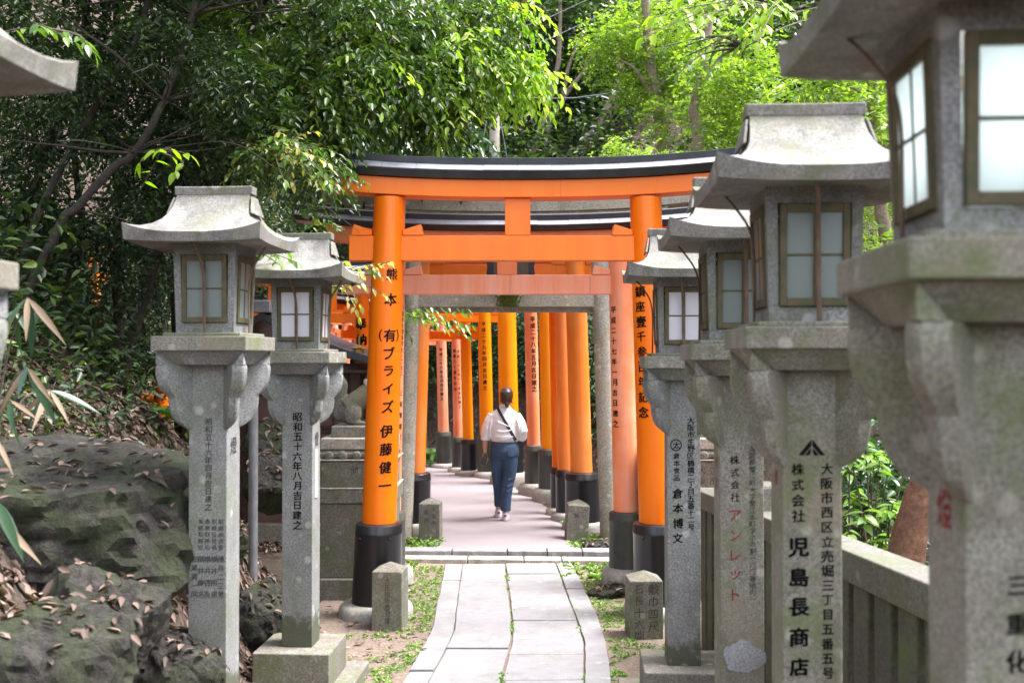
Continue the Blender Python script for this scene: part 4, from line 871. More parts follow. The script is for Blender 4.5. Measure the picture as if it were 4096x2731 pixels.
# ---------------------------------------------------------------- rocks
def rock(label, c, r, seed, npl=9, group='mossy boulders on the bank', flat=None, sub=5, mat=None):
    bm = bmesh.new(); bmesh.ops.create_icosphere(bm, subdivisions=sub, radius=1); rr = random.Random(seed)
    pls = []
    for k in range(npl):
        d = Vector((rr.gauss(0, 1), rr.gauss(0, 1), rr.gauss(0, 1))).normalized(); pls.append((d, rr.uniform(.62, .88)))
    for fl in ([flat] if flat and not isinstance(flat[0][0], tuple) else (flat or [])): pls.append((Vector(fl[0]).normalized(), fl[1]))
    o = Vector((rr.random() * 50, rr.random() * 50, 3))
    for v in bm.verts:
        d = v.co.normalized(); q = 1.0
        for nrm, h in pls:
            a = d.dot(nrm)
            if a > .05: q = min(q, h / a)
        nz = mnoise.fractal(d * 1.6 + o, .8, 2.1, 6) * .035 + mnoise.fractal(d * 5 + o, .9, 2.1, 6) * .018
        rdg = (1 - abs(mnoise.noise(d * 3.2 + o))) ** 7 * -.045 + (mnoise.cell(d * 4.5 + o + Vector((mnoise.noise(d * 5), mnoise.noise(d * 5 + o), 0)) * .5) - .5) * .03
        v.co = d * (q + nz + rdg)
        v.co = Vector((v.co.x * r[0], v.co.y * r[1], v.co.z * r[2]))
    me = bpy.data.meshes.new('rock'); bm.to_mesh(me); bm.free(); me.polygons.foreach_set('use_smooth', [True] * len(me.polygons)); me.set_sharp_from_angle(angle=R(24)); me.materials.append(mat or M['rock'])
    return tag(link('boulder', me, None, c), label, 'boulder', group)
def rk(label, px, py, Y, rx, ry, rz2, seed, **k): rock(label, P(px, py, Y), (rx, ry, rz2), seed, **k)
rk('largest mossy boulder with a flat littered top beside the name-covered lantern', 215, 2090, 5.1, .82, .72, .56, 3, flat=[((.16, -.22, 1), .55), ((.25, -1, .05), .72), ((1, -.35, .25), .80)], npl=2)
rk('tilted mossy boulder wedged below the flat-topped one', 370, 2530, 4.45, .36, .34, .33, 11, flat=((.5, -.3, .8), .7))
rk('pale lichen-spotted boulder lowest on the bank edge', 130, 2700, 3.95, .40, .34, .36, 21, flat=((.3, -.3, .9), .72))
rk('mossy slanted rock at the foot of the name-covered lantern', 700, 2660, 5.0, .26, .24, .24, 31, flat=((.5, -.2, .8), .7))
rk('rounded grey rock showing between the two left lanterns', 1060, 2500, 6.9, .27, .3, .36, 42, flat=((.4, -.3, .9), .75))
rk('dark rock behind the round steel post', 1090, 1930, 8.1, .24, .25, .26, 53)
rk('square-cut boulder behind the date-column lantern', 1095, 1790, 8.5, .26, .25, .24, 64, npl=6)
rk('small earth-covered stone by the pink torii footing', 2440, 2370, 8.95, .20, .16, .09, 75, group='stones by the torii', sub=4)
rk('flat stone by the leaning marker', 2395, 2180, 10.85, .18, .13, .07, 86, group='stones by the torii', sub=4)
rk('brown rock in the litter beside the flat-topped boulder', 850, 2180, 6.2, .22, .22, .18, 97)

# ---------------------------------------------------------------- leaves
def nrm_(a): return a / (np.linalg.norm(a, axis=-1, keepdims=True) + 1e-9)
def leaf_geo(pos, d, L, wr=.42, fold=.16, hi=True, upb=.45, nrm=None):
    n = len(pos); d = nrm_(d); up_ = np.array([0, 0, 1.0]) + rng.normal(0, upb, (n, 3)) if nrm is None else nrm
    s = nrm_(np.cross(d, up_)); nn = np.cross(s, d); L = np.broadcast_to(np.asarray(L, float), (n,))[:, None]; w_ = L * wr
    if hi:
        v = np.stack([pos, pos + d * L * .30 + s * w_ * .46 + nn * w_ * fold, pos + d * L * .66 + s * w_ * .36 + nn * w_ * fold * .6, pos + d * L - nn * L * .10,
                      pos + d * L * .66 - s * w_ * .36 + nn * w_ * fold * .6, pos + d * L * .30 - s * w_ * .46 + nn * w_ * fold], 1)
        f = np.array([[0, 1, 2, 3], [0, 3, 4, 5]])
    else:
        v = np.stack([pos, pos + d * L * .45 + s * w_ * .5, pos + d * L, pos + d * L * .45 - s * w_ * .5], 1); f = np.array([[0, 1, 2, 3]])
    k = v.shape[1]; F_ = (f[None] + (np.arange(n) * k)[:, None, None]).reshape(-1, 4)
    return v.reshape(-1, 3), F_, len(f)
def blob(c, r, n, L, droop=.35, k=8, surf=.45, spread=.9):
    c = np.array(c); r = np.array(r) if hasattr(r, '__len__') else np.array([r] * 3); nt_ = max(1, n // k)
    dr = nrm_(rng.normal(0, 1, (nt_, 3))); cen = c + dr * r * (rng.random((nt_, 1)) ** surf)
    tw = nrm_(dr * .6 + rng.normal(0, .6, (nt_, 3)) + np.array([0, 0, -droop * .6])); sd0 = nrm_(np.cross(tw, np.array([0, 0, 1.0]) + rng.normal(0, .3, (nt_, 3))))
    tt = rng.random(nt_); ps, ds, ti, ls = [], [], [], []
    for j in range(k):
        ps.append(cen + tw * (j * L * .42) + np.array([0, 0, -1.0]) * (j * j * L * .018) * (1 + droop)); sg = 1 if j % 2 else -1
        ds.append(nrm_(tw * .7 + sd0 * sg * spread + rng.normal(0, .22, (nt_, 3)) + np.array([0, 0, -droop]))); ti.append(np.clip(tt * .65 + rng.random(nt_) * .35, 0, 1)); ls.append(L * rng.uniform(.7, 1.15, nt_))
    return np.concatenate(ps), np.concatenate(ds), np.concatenate(ti), np.concatenate(ls)
def leaf_mesh(name, blobs, mat, origin, hi=True, wr=.42, upb=.45):
    P_, D_, T_, L_ = [np.concatenate(q) for q in zip(*blobs)]
    v, f, m_ = leaf_geo(P_ - np.array(origin), D_, L_, wr=wr, hi=hi, upb=upb)
    return np_mesh(name, v, f, mat, hi, np.repeat(T_, m_))
def pb_(px, py, Y, rx, ry, rz2, n, L, **k):
    c = P(px, py, Y); return blob(c, (rx * Y / F, rz2, ry * Y / F), n, L, **k)
def ground_root(p0, p1):
    """follow the line p1->p0 down to the terrain"""
    d = (p0 - p1).normalized(); d = (d + Vector((0, 0, -.8))).normalized(); q = p0.copy()
    for _ in range(200):
        if q.z < tz(q.x, q.y) - .15: break
        q = q + d * .08
    return q
def tree(name, label, trunks, crowns, cat='tree', bark='bark_dark', group=None, twigs=None):
    """trunks: list of (points, r0, r1); crowns: list of (blobs, mat, hi, wr)"""
    pts0 = trunks[0][0]; root = ground_root(pts0[0], pts0[1]); t = thing(name, label, cat, root, 0, group); m_ = MB()
    for i, (pts, r0, r1) in enumerate(trunks):
        pp = ([root] if i == 0 else []) + list(pts); pp = smoothline([p - root for p in pp], 5)
        for k in range(1, len(pp) - 1): pp[k] = pp[k] + Vector((random.gauss(0, r0 * .06), random.gauss(0, r0 * .06), 0))
        m_.tube(pp, [r * (1.25 if (i == 0 and k == 0) else 1) for k, r in enumerate(lerp_list([r0, (r0 + r1) / 2, r1], len(pp)))], 12, wob=.05)
    m_.build('trunk', M[bark], t, smooth=True, angle=60)
    for bl, mt, hi, wr in crowns:
        if bl: tag(link('crown', leaf_mesh('crown', bl, M[mt], root, hi, wr), t), kind='stuff')
    return t
def pl_(pts, Y, dY=0): return [P(a, b_, Y + dY * i) for i, (a, b_) in enumerate(pts)]
def limbs(n, origin_pts, length, r, up_=.3, side=1.0):
    out = []
    for _ in range(n):
        p = random.choice(origin_pts); a = random.uniform(0, 2 * pi); d = Vector((cos(a) * side, sin(a) * side, random.uniform(-.1, up_ + .5))).normalized(); L_ = length * random.uniform(.5, 1.1)
        q = [p]
        for k in range(4): d = (d + Vector((random.gauss(0, .25), random.gauss(0, .25), random.gauss(0, .2)))).normalized(); q.append(q[-1] + d * L_ / 4)
        out.append((q, r, r * .25))
    return out

# --- left wooded bank: dark trees
def dark_fill(cells, Y0, Y1, n, L=.085):
    return [pb_(px + random.uniform(-60, 60), py + random.uniform(-60, 60), random.uniform(Y0, Y1), random.uniform(120, 190), random.uniform(80, 130), random.uniform(.3, .6), n, L) for px, py in cells]
LT = [('leaning dark tree crossing behind the juttiing eave'.replace('juttiing', 'jutting'), [(143, 881), (381, 429), (536, 179), (595, 0), (650, -220)], 8.0, .03, .02, [(80, 100), (250, 250), (420, 120), (600, 300), (330, 420), (150, 560), (480, 560)]),
      ('thick leaning tree rising behind the name-covered lantern roof', [(240, 900), (300, 840), (450, 672), (535, 613), (655, 405), (768, 60), (810, -220)], 7.6, .036, .022, [(620, 560), (760, 380), (900, 560), (560, 760), (800, 700), (940, 250), (700, 180)]),
      ('slim dark tree at the outer left of the bank', [(60, 900), (149, 714), (250, 429), (330, 150), (360, -120)], 9.2, .04, .025, [(30, 350), (60, 700), (200, 820), (40, 950), (300, 960), (180, 350)]),
      ('dark tree leaning over the bank behind the mossy canopy', [(780, 520), (830, 430), (976, 167), (1042, 30), (1090, -160)], 9.6, .045, .025, [(880, 420), (1060, 330), (1000, 560), (1130, 120), (760, 60), (950, 40)]),
      ('upright dark tree in the undergrowth left of the lanterns', [(470, 1250), (465, 1100), (475, 800), (440, 500), (460, 200), (480, -150)], 10.3, .05, .035, [(420, 980), (560, 1060), (330, 1150), (480, 1280), (650, 1000), (240, 1080)]),
      ('slender dark tree behind the upright one', [(700, 1200), (690, 1000), (640, 700), (700, 400), (720, 100), (730, -150)], 11.5, .05, .03, [(640, 1180), (720, 900), (1010, 800), (900, 950), (560, 900), (1000, 1000)]),
      ('crooked dark tree near the bank edge behind the eave', [(230, 1250), (270, 1120), (330, 930), (300, 600), (360, 300), (340, -100)], 9.8, .035, .025, [(150, 1080), (60, 1200), (300, 1330), (420, 1400), (120, 1330), (560, 1400)])]
for lab, pts, Y, r0, r1, cells in LT:
    tp = pl_(pts, Y); lb = limbs(9, tp[2:], 1.6, r0 * .4, .3) + limbs(12, tp[1:], 2.0, r0 * .18, .2)
    bl = dark_fill(cells, Y - .6, Y + 1.6, 900, .066); bl2 = dark_fill(cells, Y + 1.5, Y + 3.0, 600, .085)
    c_ = P(pts[-2][0], pts[-2][1] - 350, Y); bl2 += [blob(c_ + Vector((.3, -.3, .5)), (1.7, 2.0, .8), 2600, .12)]  # leaf mass above the view, enlarged to block sky light over the bank
    tree('evergreen_tree', lab, [(tp, r0, r1)] + lb, [(bl, 'lf_dark', True, .44), (bl2, 'lf_dark', True, .44)], group='dark evergreen trees on the left bank')

# --- overhanging evergreen, its lit edges put into the leaf colour
ov = [(1150, 130, 8.8, 330, 150, .6), (1420, 180, 8.2, 300, 170, .6), (1250, 380, 8.0, 260, 130, .5), (1620, 90, 9.0, 280, 120, .6), (1560, 310, 8.4, 230, 120, .5), (1780, 260, 9.0, 220, 140, .5), (1900, 90, 9.4, 170, 110, .5), (1230, 500, 8.0, 180, 80, .4), (1000, 300, 8.6, 230, 160, .5), (1480, 60, 8.6, 300, 100, .6), (1700, 420, 9.2, 170, 90, .4)]
b1 = [pb_(x, y, Y, rx, ry, rz2, 1350, .082, droop=.6) for x, y, Y, rx, ry, rz2 in ov]
b2 = [pb_(x, y, Y, rx, ry, rz2, n, .095, droop=.95, surf=.35) for x, y, Y, rx, ry, rz2, n in [(1960, 240, 9.3, 150, 80, .25, 620), (2070, 285, 9.4, 130, 36, .18, 340), (2130, 300, 9.4, 70, 22, .12, 120), (1850, 180, 9.0, 130, 80, .25, 420), (1780, 380, 8.9, 100, 70, .2, 260),  (2040, 60, 9.5, 130, 60, .25, 320), (1760, 170, 8.8, 120, 60, .3, 240), (1500, 260, 8.0, 90, 50, .2, 150)]]
b3 = [pb_(x, y, Y, rx, ry, rz2, 520, .13, droop=.7) for x, y, Y, rx, ry, rz2 in [(1420, 560, 11, 200, 90, .4), (1640, 560, 11, 190, 70, .4), (1780, 480, 11.2, 120, 110, .4), (1250, 560, 11.2, 200, 120, .5), (1500, 800, 12, 200, 50, .4), (1720, 810, 12, 110, 40, .3)]]
tp = [P(880, 1500, 10.2), P(900, 900, 10), P(960, 450, 9.7), P(1000, 100, 9.4), P(1040, -300, 9.2)]
lb = [([P(965, 420, 9.7), P(1150, 300, 9.2), P(1400, 260, 8.7), P(1700, 270, 9), P(1960, 250, 9.3), P(2100, 290, 9.4)], .045, .008), ([P(990, 150, 9.4), P(1250, 60, 8.9), P(1600, 40, 8.9), P(2000, 60, 9.4)], .045, .01), ([P(950, 520, 9.7), P(1150, 480, 8.8), P(1400, 540, 8.3)], .035, .01)]
tree('overhanging_tree', 'evergreen whose leafy boughs with tips coloured yellow-green as if lit hang over the torii', [(tp, .12, .08)] + lb, [(b1, 'lf_mid', True, .45), (b2, 'lf_lit', True, .42), (b3, 'lf_ivy', True, .42)])

# --- sprays with leaves one can tell apart
def leafobj_mesh(mat, wr=.45):
    n_ = 7; v = []; 
    for i in range(n_):
        t = i / (n_ - 1); w_ = wr * .5 * (sin(pi * min(1, t * 1.02) ** .75)) ** .9 if 0 < t < 1 else .004; z = -.16 * t * t
        v += [(-w_, t, z + w_ * .28), (0, t, z), (w_, t, z + w_ * .28)]
    f = []
    for i in range(n_ - 1):
        for j in range(2): a = i * 3 + j; f.append((a, a + 1, a + 4, a + 3))
    return MB().add(v, f).mesh('leaf', mat, smooth=True)
LFM = {k: leafobj_mesh(M[k], wr) for k, wr in (('lo_green', .46), ('lo_yellow', .44), ('lo_fig', .44), ('lo_big', .46), ('lo_sasa', .15), ('lo_dry', .12))}
def leaf_obj(par, pos, d, L, key, up_=(0, 0, 1)):
    d = Vector(d).normalized(); u = Vector(up_) + Vector((random.gauss(0, .3), random.gauss(0, .3), random.gauss(0, .2))); x = d.cross(u).normalized(); z = x.cross(d)
    o = link('leaf', LFM[key], par); m_ = Matrix((x, d, z)).transposed().to_4x4(); o.matrix_local = Matrix.Translation(pos) @ m_ @ Matrix.Scale(L, 4); return o
def spray(name, label, stems, key_fn, L, step, cat='branch', bark='bark', droop=.6, r=.006, group=None, spread=.85):
    """stems: list of polylines in world space; the first starts at the branch's root"""
    root = stems[0][0].copy(); t = thing(name, label, cat, root, 0, group); m_ = MB()
    for si, st in enumerate(stems):
        q = smoothline([p - root for p in st], 6); m_.tube(q, lerp_list([r, r * .3], len(q)), 6)
        acc = 0; side = 1
        for a, b_ in zip(q[:-1], q[1:]):
            acc += (b_ - a).length
            if acc > step:
                acc = 0; side = -side; tv = (b_ - a).normalized(); sv = tv.cross(Vector((0, 0, 1))).normalized() * side
                d = tv * .55 + sv * spread + Vector((random.gauss(0, .15), random.gauss(0, .25), -droop * random.uniform(.6, 1.2)))
                leaf_obj(t, b_, d, L * random.uniform(.75, 1.1), key_fn(si, len(stems)))
        leaf_obj(t, q[-1], tv + Vector((0, 0, -droop)), L, key_fn(si, len(stems)))
    m_.build('twig', M[bark], t, smooth=True)
    return t
def fan(root, tips, sag=.06):
    out = []
    for tp_ in tips:
        mid = (root + tp_) / 2 + Vector((random.gauss(0, .04), random.gauss(0, .05), sag)); out.append([root, mid, tp_])
    return out
ra = P(960, 560, 7.6)
tips = [P(random.uniform(1080, 1420), random.uniform(520, 800), random.uniform(6.9, 7.6)) for _ in range(24)]
st = [[ra, P(1050, 590, 7.4), P(1150, 620, 7.3)]] + fan(P(1120, 610, 7.3), tips)
spray('leafy_branch', 'branch with glossy and yellowing leaves in front of the upper torii end', st, lambda i, n: 'lo_yellow' if i % 3 == 0 else 'lo_green', .068, .038)
bfill = [pb_(1150, 640, 7.5, 190, 110, .3, 900, .062, droop=.6), pb_(1290, 690, 7.4, 110, 90, .2, 300, .06, droop=.7), pb_(1230, 880, 7.3, 95, 22, .15, 130, .05), pb_(1080, 560, 7.7, 150, 120, .3, 500, .065)]
tb = bpy.data.objects['leafy_branch']; tag(link('foliage', leaf_mesh('foliage', bfill, M['lf_mid'], tb.location, True, .44), tb), kind='stuff')
ra = P(1290, 1150, 7.0)
tips = [P(random.uniform(1380, 1590), random.uniform(1040, 1280), random.uniform(6.5, 7.2)) for _ in range(13)]
spray('leafy_branch', 'drooping sprig of pale yellow leaves before the lettered torii pillar', [[P(1130, 1130, 7.3), P(1220, 1140, 7.1), ra]] + fan(ra, tips, .05), lambda i, n: 'lo_yellow' if i % 5 else 'lo_green', .062, .042, droop=.75)
ra = P(1560, 1260, 10.3)
tips = [P(random.uniform(1640, 1890), random.uniform(1235, 1350), random.uniform(10, 10.5)) for _ in range(13)]
spray('leafy_branch', 'green sprig hanging under the stone crossbeam', [[P(1480, 1235, 10.4), P(1520, 1245, 10.35), ra]] + fan(ra, tips, .05), lambda i, n: 'lo_green' if i % 4 else 'lo_fig', .085, .055, droop=.7)
ra = P(1010, 1010, 6.2); spray('leafy_branch', 'short green sprig between the two left lantern roofs', [[P(930, 1060, 6.1), P(980, 1020, 6.15), ra]] + fan(ra, [P(1100, 1020, 6.1), P(1190, 1050, 6.0), P(1160, 1015, 6.1), P(1120, 1060, 6.0)], .03), lambda i, n: 'lo_green', .055, .03)
ra = P(160, 110, 5.4); spray('leafy_branch', 'few light leaves above the jutting eave', [[P(-40, 140, 5.6), P(60, 120, 5.5), ra]] + fan(ra, [P(300, 170, 5.3), P(380, 220, 5.3), P(250, 130, 5.4), P(350, 180, 5.3)], .03), lambda i, n: 'lo_green', .085, .05)
ra = P(640, 610, 6.6); spray('leafy_branch', 'bright low sprig above the name-covered lantern roof', [[P(560, 760, 6.8), P(600, 690, 6.7), ra]] + fan(ra, [P(760, 620, 6.6), P(700, 690, 6.6), P(620, 600, 6.5), P(560, 650, 6.6)], .02), lambda i, n: 'lo_big', .10, .075)
# lime leaves high on the right
ra = P(3150, 60, 7.6)
tips = [P(random.uniform(2570, 3080), random.uniform(-60, 190) * (1 if random.random() < .8 else .4), random.uniform(6.4, 7.6)) for _ in range(26)]
spray('leafy_branch', 'bough of large lime-green leaves hanging above the right lanterns', [[P(3500, -60, 8.2), P(3300, 20, 7.9), ra]] + fan(ra, tips, .10), lambda i, n: 'lo_big', .105, .062, droop=.8, r=.009)
ra = P(2980, 190, 7.4)
tips = [P(random.uniform(2650, 2960), random.uniform(180, 300), random.uniform(6.9, 7.5)) for _ in range(9)]
spray('leafy_branch', 'thin twiggy bough with small dark leaves under the lime bough', [[P(3300, 60, 8.0), P(3140, 110, 7.7), ra]] + fan(ra, tips, .06), lambda i, n: 'lo_green', .07, .08, droop=.8, r=.012)

# --- maples and other trees to the right and behind
def bright_tree(name, label, trunks, cells, Y, n, L, mt='lf_bright', bark='bark_tan', cell=(150, 80, .7), extra=(), droop=.25, hi=False, wr=.5, group=None):
    bl = [pb_(x, y, Y + random.uniform(-.6, .9), cell[0] * random.uniform(.8, 1.2), cell[1] * random.uniform(.7, 1.2), cell[2], n, L, droop=droop) for x, y in cells]
    return tree(name, label, trunks, [(bl, mt, hi, wr)] + list(extra), bark=bark, group=group)
bright_tree('maple_tree', 'fresh green maple with layered foliage above the torii ridge', [(pl_([(2660, 1000), (2650, 610), (2640, 470), (2610, 300), (2590, 130), (2580, -150)], 20), .17, .08), (pl_([(2640, 470), (2560, 300), (2480, 240)], 20), .06, .02), (pl_([(2620, 380), (2720, 240), (2800, 150)], 20), .06, .02)],
   [(2440, 210), (2560, 170), (2660, 250), (2520, 290), (2740, 330), (2620, 400), (2420, 160), (2700, 150), (2500, 100), (2800, 220), (2600, 60), (2760, 60), (2690, 480), (2560, 360)], 20, 760, .095, wr=.6)
bright_tree('maple_tree', 'pale-trunked maple with bright leaves behind the emblem lantern roof', [(pl_([(2800, 1000), (2790, 560), (2775, 450), (2800, 330), (2830, 180), (2850, -100)], 17.5), .11, .06)],
   [(2860, 380), (2960, 420), (2870, 500), (2820, 280), (3000, 330), (2930, 250), (2880, 570), (3040, 470), (2980, 180), (3060, 260)], 17.5, 620, .10, wr=.55, mt='lf_bright')
bright_tree('maple_tree', 'leafy green tree seen between the lit lantern and the emblem lantern', [(pl_([(3560, 1100), (3520, 800), (3500, 480), (3480, 250), (3460, -50)], 12), .09, .05), (pl_([(3500, 480), (3450, 380), (3400, 350)], 12), .03, .01)],
   [(3250, 360), (3350, 380), (3440, 420), (3300, 260), (3480, 520), (3520, 700), (3500, 880), (3400, 300), (3560, 400), (3600, 600), (3480, 980)], 12, 420, .10, wr=.5)
bright_tree('maple_tree', 'light green understory tree behind the right lantern roofs', [(pl_([(2950, 1000), (2930, 800), (2900, 600), (2860, 400)], 18.5), .06, .03)], [(2880, 640), (2780, 700), (2950, 740), (2700, 650), (3060, 620), (2820, 570)], 18.5, 520, .095, wr=.5, mt='lf_mid')
bright_tree('young_tree', 'feathery pale green sapling above the torii roof edge', [(pl_([(2530, 1000), (2520, 700), (2500, 600)], 14), .03, .012)], [(2440, 620), (2540, 600), (2600, 640), (2480, 580)], 14, 260, .06, cell=(100, 35, .4), wr=.5)
# far hillside
def far_tree(label, trunks, cells, Y, mt='lf_dark', bark='bark_tan', n=520, L=.17, cell=(200, 130, 1.6), group='trees on the far hillside'):
    return bright_tree('hillside_tree', label, trunks, cells, Y, n, L, mt, bark, cell, hi=False, wr=.5, group=group)
far_tree('forked tan tree with curving twin stems above the torii centre', [(pl_([(2135, 900), (2140, 640), (2145, 570), (2190, 450), (2180, 330), (2160, 260)], 27), .12, .05), (pl_([(2185, 640), (2190, 520), (2250, 400), (2340, 280), (2400, 180)], 27), .11, .04), (pl_([(2190, 440), (2230, 270), (2240, 120), (2240, -40)], 27), .08, .04), (pl_([(2250, 400), (2280, 250), (2360, 90)], 27), .06, .03)],
   [(2150, 120), (2280, 60), (2060, 200), (2350, 150), (2200, -40)], 28.5, n=900)
far_tree('leaning pair of tan trunks right of the torii centre', [(pl_([(2310, 900), (2320, 620), (2400, 500), (2450, 380), (2475, 280), (2480, 200)], 26), .15, .06), (pl_([(2330, 630), (2430, 480), (2470, 400), (2490, 270)], 26), .11, .05)],
   [(2420, 60), (2480, 160), (2380, 260), (2540, 20), (2330, -30)], 28, n=900, mt='lf_mid')
far_tree('reddish cedar trunk standing straight behind the torii ridge', [(pl_([(2078, 900), (2080, 620), (2085, 430), (2090, 200), (2092, -200)], 29), .20, .15)], [(2080, 60), (2020, 150), (2140, 0)], 29.5, bark='bark_red', n=380)
for lab, px, Yq, cells in (('dark evergreen filling the hillside left of the utility pole', 1800, 30, [(1700, 450), (1850, 350), (1900, 550), (1780, 250), (1650, 620), (1950, 200), (1840, 120)]),
                     ('dark evergreen filling the hillside behind the tan trunks', 2260, 33, [(2180, 450), (2300, 400), (2400, 560), (2250, 560), (2350, 250), (2180, 250), (2120, 560), (2460, 420)]),
                     ('dark evergreen higher on the hillside behind the maple', 2640, 33, [(2550, 450), (2700, 350), (2620, 580), (2800, 520), (2750, 150), (2560, 200), (2900, 350)]),
                     ('dark evergreen on the right slope behind the lanterns', 3120, 26, [(3000, 500), (3150, 350), (3250, 560), (3100, 150), (3350, 250), (3450, 700), (3000, 700), (3300, 850)]),
                     ('dark evergreen behind the torii row on the left', 1350, 24, [(1250, 500), (1400, 350), (1500, 600), (1300, 800), (1420, 950), (1550, 400), (1380, 1150), (1250, 1050)]),
                     ('dark evergreen at the crest beyond the canopy', 1500, 34, [(1450, 150), (1600, 50), (1350, 20), (1550, 280), (1700, 150)])):
    far_tree(lab, [(pl_([(px, 900), (px - 10, 600), (px + 15, 300), (px, -100)], Yq), .22, .12)] + limbs(6, pl_([(px, 500), (px + 10, 250), (px, 50)], Yq), 3, .07), cells, Yq, bark='bark_dark', n=1500, L=.19)
# right near slope: reddish trunk and broad-leaf shrub
tree('leaning_tree', 'reddish-brown tree trunk leaning beyond the stone fence', [([P(3600, 2330, 5.9), P(3720, 1900, 5.9), P(3850, 1400, 6.0), P(3960, 900, 6.1), P(4060, 300, 6.2)], .12, .055)],
     [([pb_(4000, 100, 6.4, 260, 200, .5, 700, .10), pb_(3900, -200, 6.6, 400, 200, .7, 900, .10)], 'lf_bright', True, .45)], bark='bark_red')
tree('leaning_tree', 'slender olive trunk behind the broad-leaf shrub', [([P(3590, 2100, 7.4), P(3600, 1900, 7.4), P(3625, 1700, 7.4), P(3640, 1300, 7.4), P(3650, 700, 7.4), P(3660, 200, 7.5)], .05, .03)], [([pb_(3640, 100, 7.6, 200, 150, .5, 500, .09)], 'lf_bright', True, .45)], bark='bark_tan')
rb = P(3480, 2330, 6.6); rb.z = tz(rb.x, rb.y)
stems = []; cen = P(3480, 2250, 6.6)
for k in range(34):
    tip = P(random.uniform(3370, 3650), random.uniform(1690, 2230), random.uniform(6.2, 7.0)); stems.append([rb, (rb + tip) / 2 + Vector((random.gauss(0, .08), random.gauss(0, .08), .05)), tip])
sh = thing('broadleaf_shrub', 'bright broad-leaf shrub with whorled leaves beyond the stone fence', 'shrub', rb); m_ = MB()
for st in stems:
    q = smoothline([p - rb for p in st], 5); m_.tube(q, lerp_list([.010, .004], len(q)), 6); tv = (q[-1] - q[-2]).normalized()
    for j in range(8):
        a = j * 2.4 + random.random(); d = Vector((cos(a), sin(a), random.uniform(-.55, .1))); leaf_obj(sh, q[-1] + Vector((0, 0, -.012 * j)), d, random.uniform(.08, .125), 'lo_fig')
m_.build('stem', M['bark'], sh, smooth=True)
tag(link('foliage', leaf_mesh('foliage', [pb_(3500, 2050, 7.3, 190, 260, .4, 1500, .10), pb_(3420, 1800, 7.6, 140, 160, .4, 500, .09)], M['lf_ivy'], rb, True, .46), sh), kind='stuff')
# glossy shrubs on the bank behind the pillars
for i, (lab, px, Yq, py0) in enumerate((('glossy ivy-dark shrub behind the rear fern bank', 1720, 22.2, 1560), ('glossy shrub seen between the dated and golden torii', 1990, 20.6, 1560), ('glossy shrub right of the golden torii', 2105, 19.2, 1560), ('glossy shrub between the thick orange gate and the stone pillar', 2400, 15.2, 1600), ('glossy shrub behind the far torii pair', 1830, 21.6, 1560), ('glossy shrub at the left bend of the path', 1600, 22.8, 1560), ('glossy shrub right of the stone pillar', 2480, 13.6, 1700), ('glossy shrub beyond the pink torii pillar', 2250, 17.4, 1560))):
    c0 = P(px, py0, Yq) + (Vector((.75, .5, 0)) if px > 1950 else Vector((.3, .6, 0))); g = tz(c0.x, c0.y); t = thing('glossy_shrub', lab, 'shrub', (c0.x, c0.y, g - .05), 0, 'glossy shrubs on the bank behind the torii row'); m_ = MB(); hgt = ZZ(1200, Yq) - g
    for k in range(7): a = random.uniform(0, 6.3); m_.tube(smoothline([(0, 0, -.1), (.25 * cos(a), .25 * sin(a), hgt * .5), (.6 * cos(a), .5 * sin(a), hgt * .9)], 4), [.03] * 5 + [.015] * 4, 7)
    m_.build('stem', M['bark_dark'], t, smooth=True)
    bl = [blob((c0.x + random.uniform(-.6, .6), c0.y + random.uniform(-.2, .6), g + hgt * (k + .5) / 6), (.75, .5, hgt / 6), 650, .11) for k in range(6)]
    tag(link('foliage', leaf_mesh('foliage', bl, M['lf_ivy'], t.location, True, .5), t), kind='stuff')
# undergrowth over the slopes (one mass)
def slope_leaves(n, x0, x1, y0, y1, L, hmin=.35, hgt=.5, seed=5, thr=-.1):
    x = rng.uniform(x0, x1, n); y = rng.uniform(y0, y1, n); z = terr(x, y); k = (z > hmin) | (z < -.35); k &= (fbm(x, y, .8, seed) > thr); x, y, z = x[k], y[k], z[k]
    pos = np.stack([x, y, z + rng.random(len(x)) ** 1.6 * hgt], 1); d = rng.normal(0, 1, pos.shape); d[:, 2] = d[:, 2] * .4 - .1
    return pos, d, rng.random(len(x)), L * rng.uniform(.6, 1.2, len(x))
tag(link('undergrowth', leaf_mesh('undergrowth', [slope_leaves(75000, -15, -3.0, 6.5, 22, .12, .9, 1.2, thr=-.5), slope_leaves(7000, -5, -2.3, 4.6, 9, .075, 1.25, .55, thr=.0), slope_leaves(110000, -9, 12, 22, 42, .21, .3, 1.7, thr=-.6), slope_leaves(12000, 2.4, 14, 3, 22, .11, -.2, .7)], M['lf_dark'], (0, 0, 0), True, .45)), 'dark leafy undergrowth covering the wooded slopes', 'undergrowth', kind='stuff')
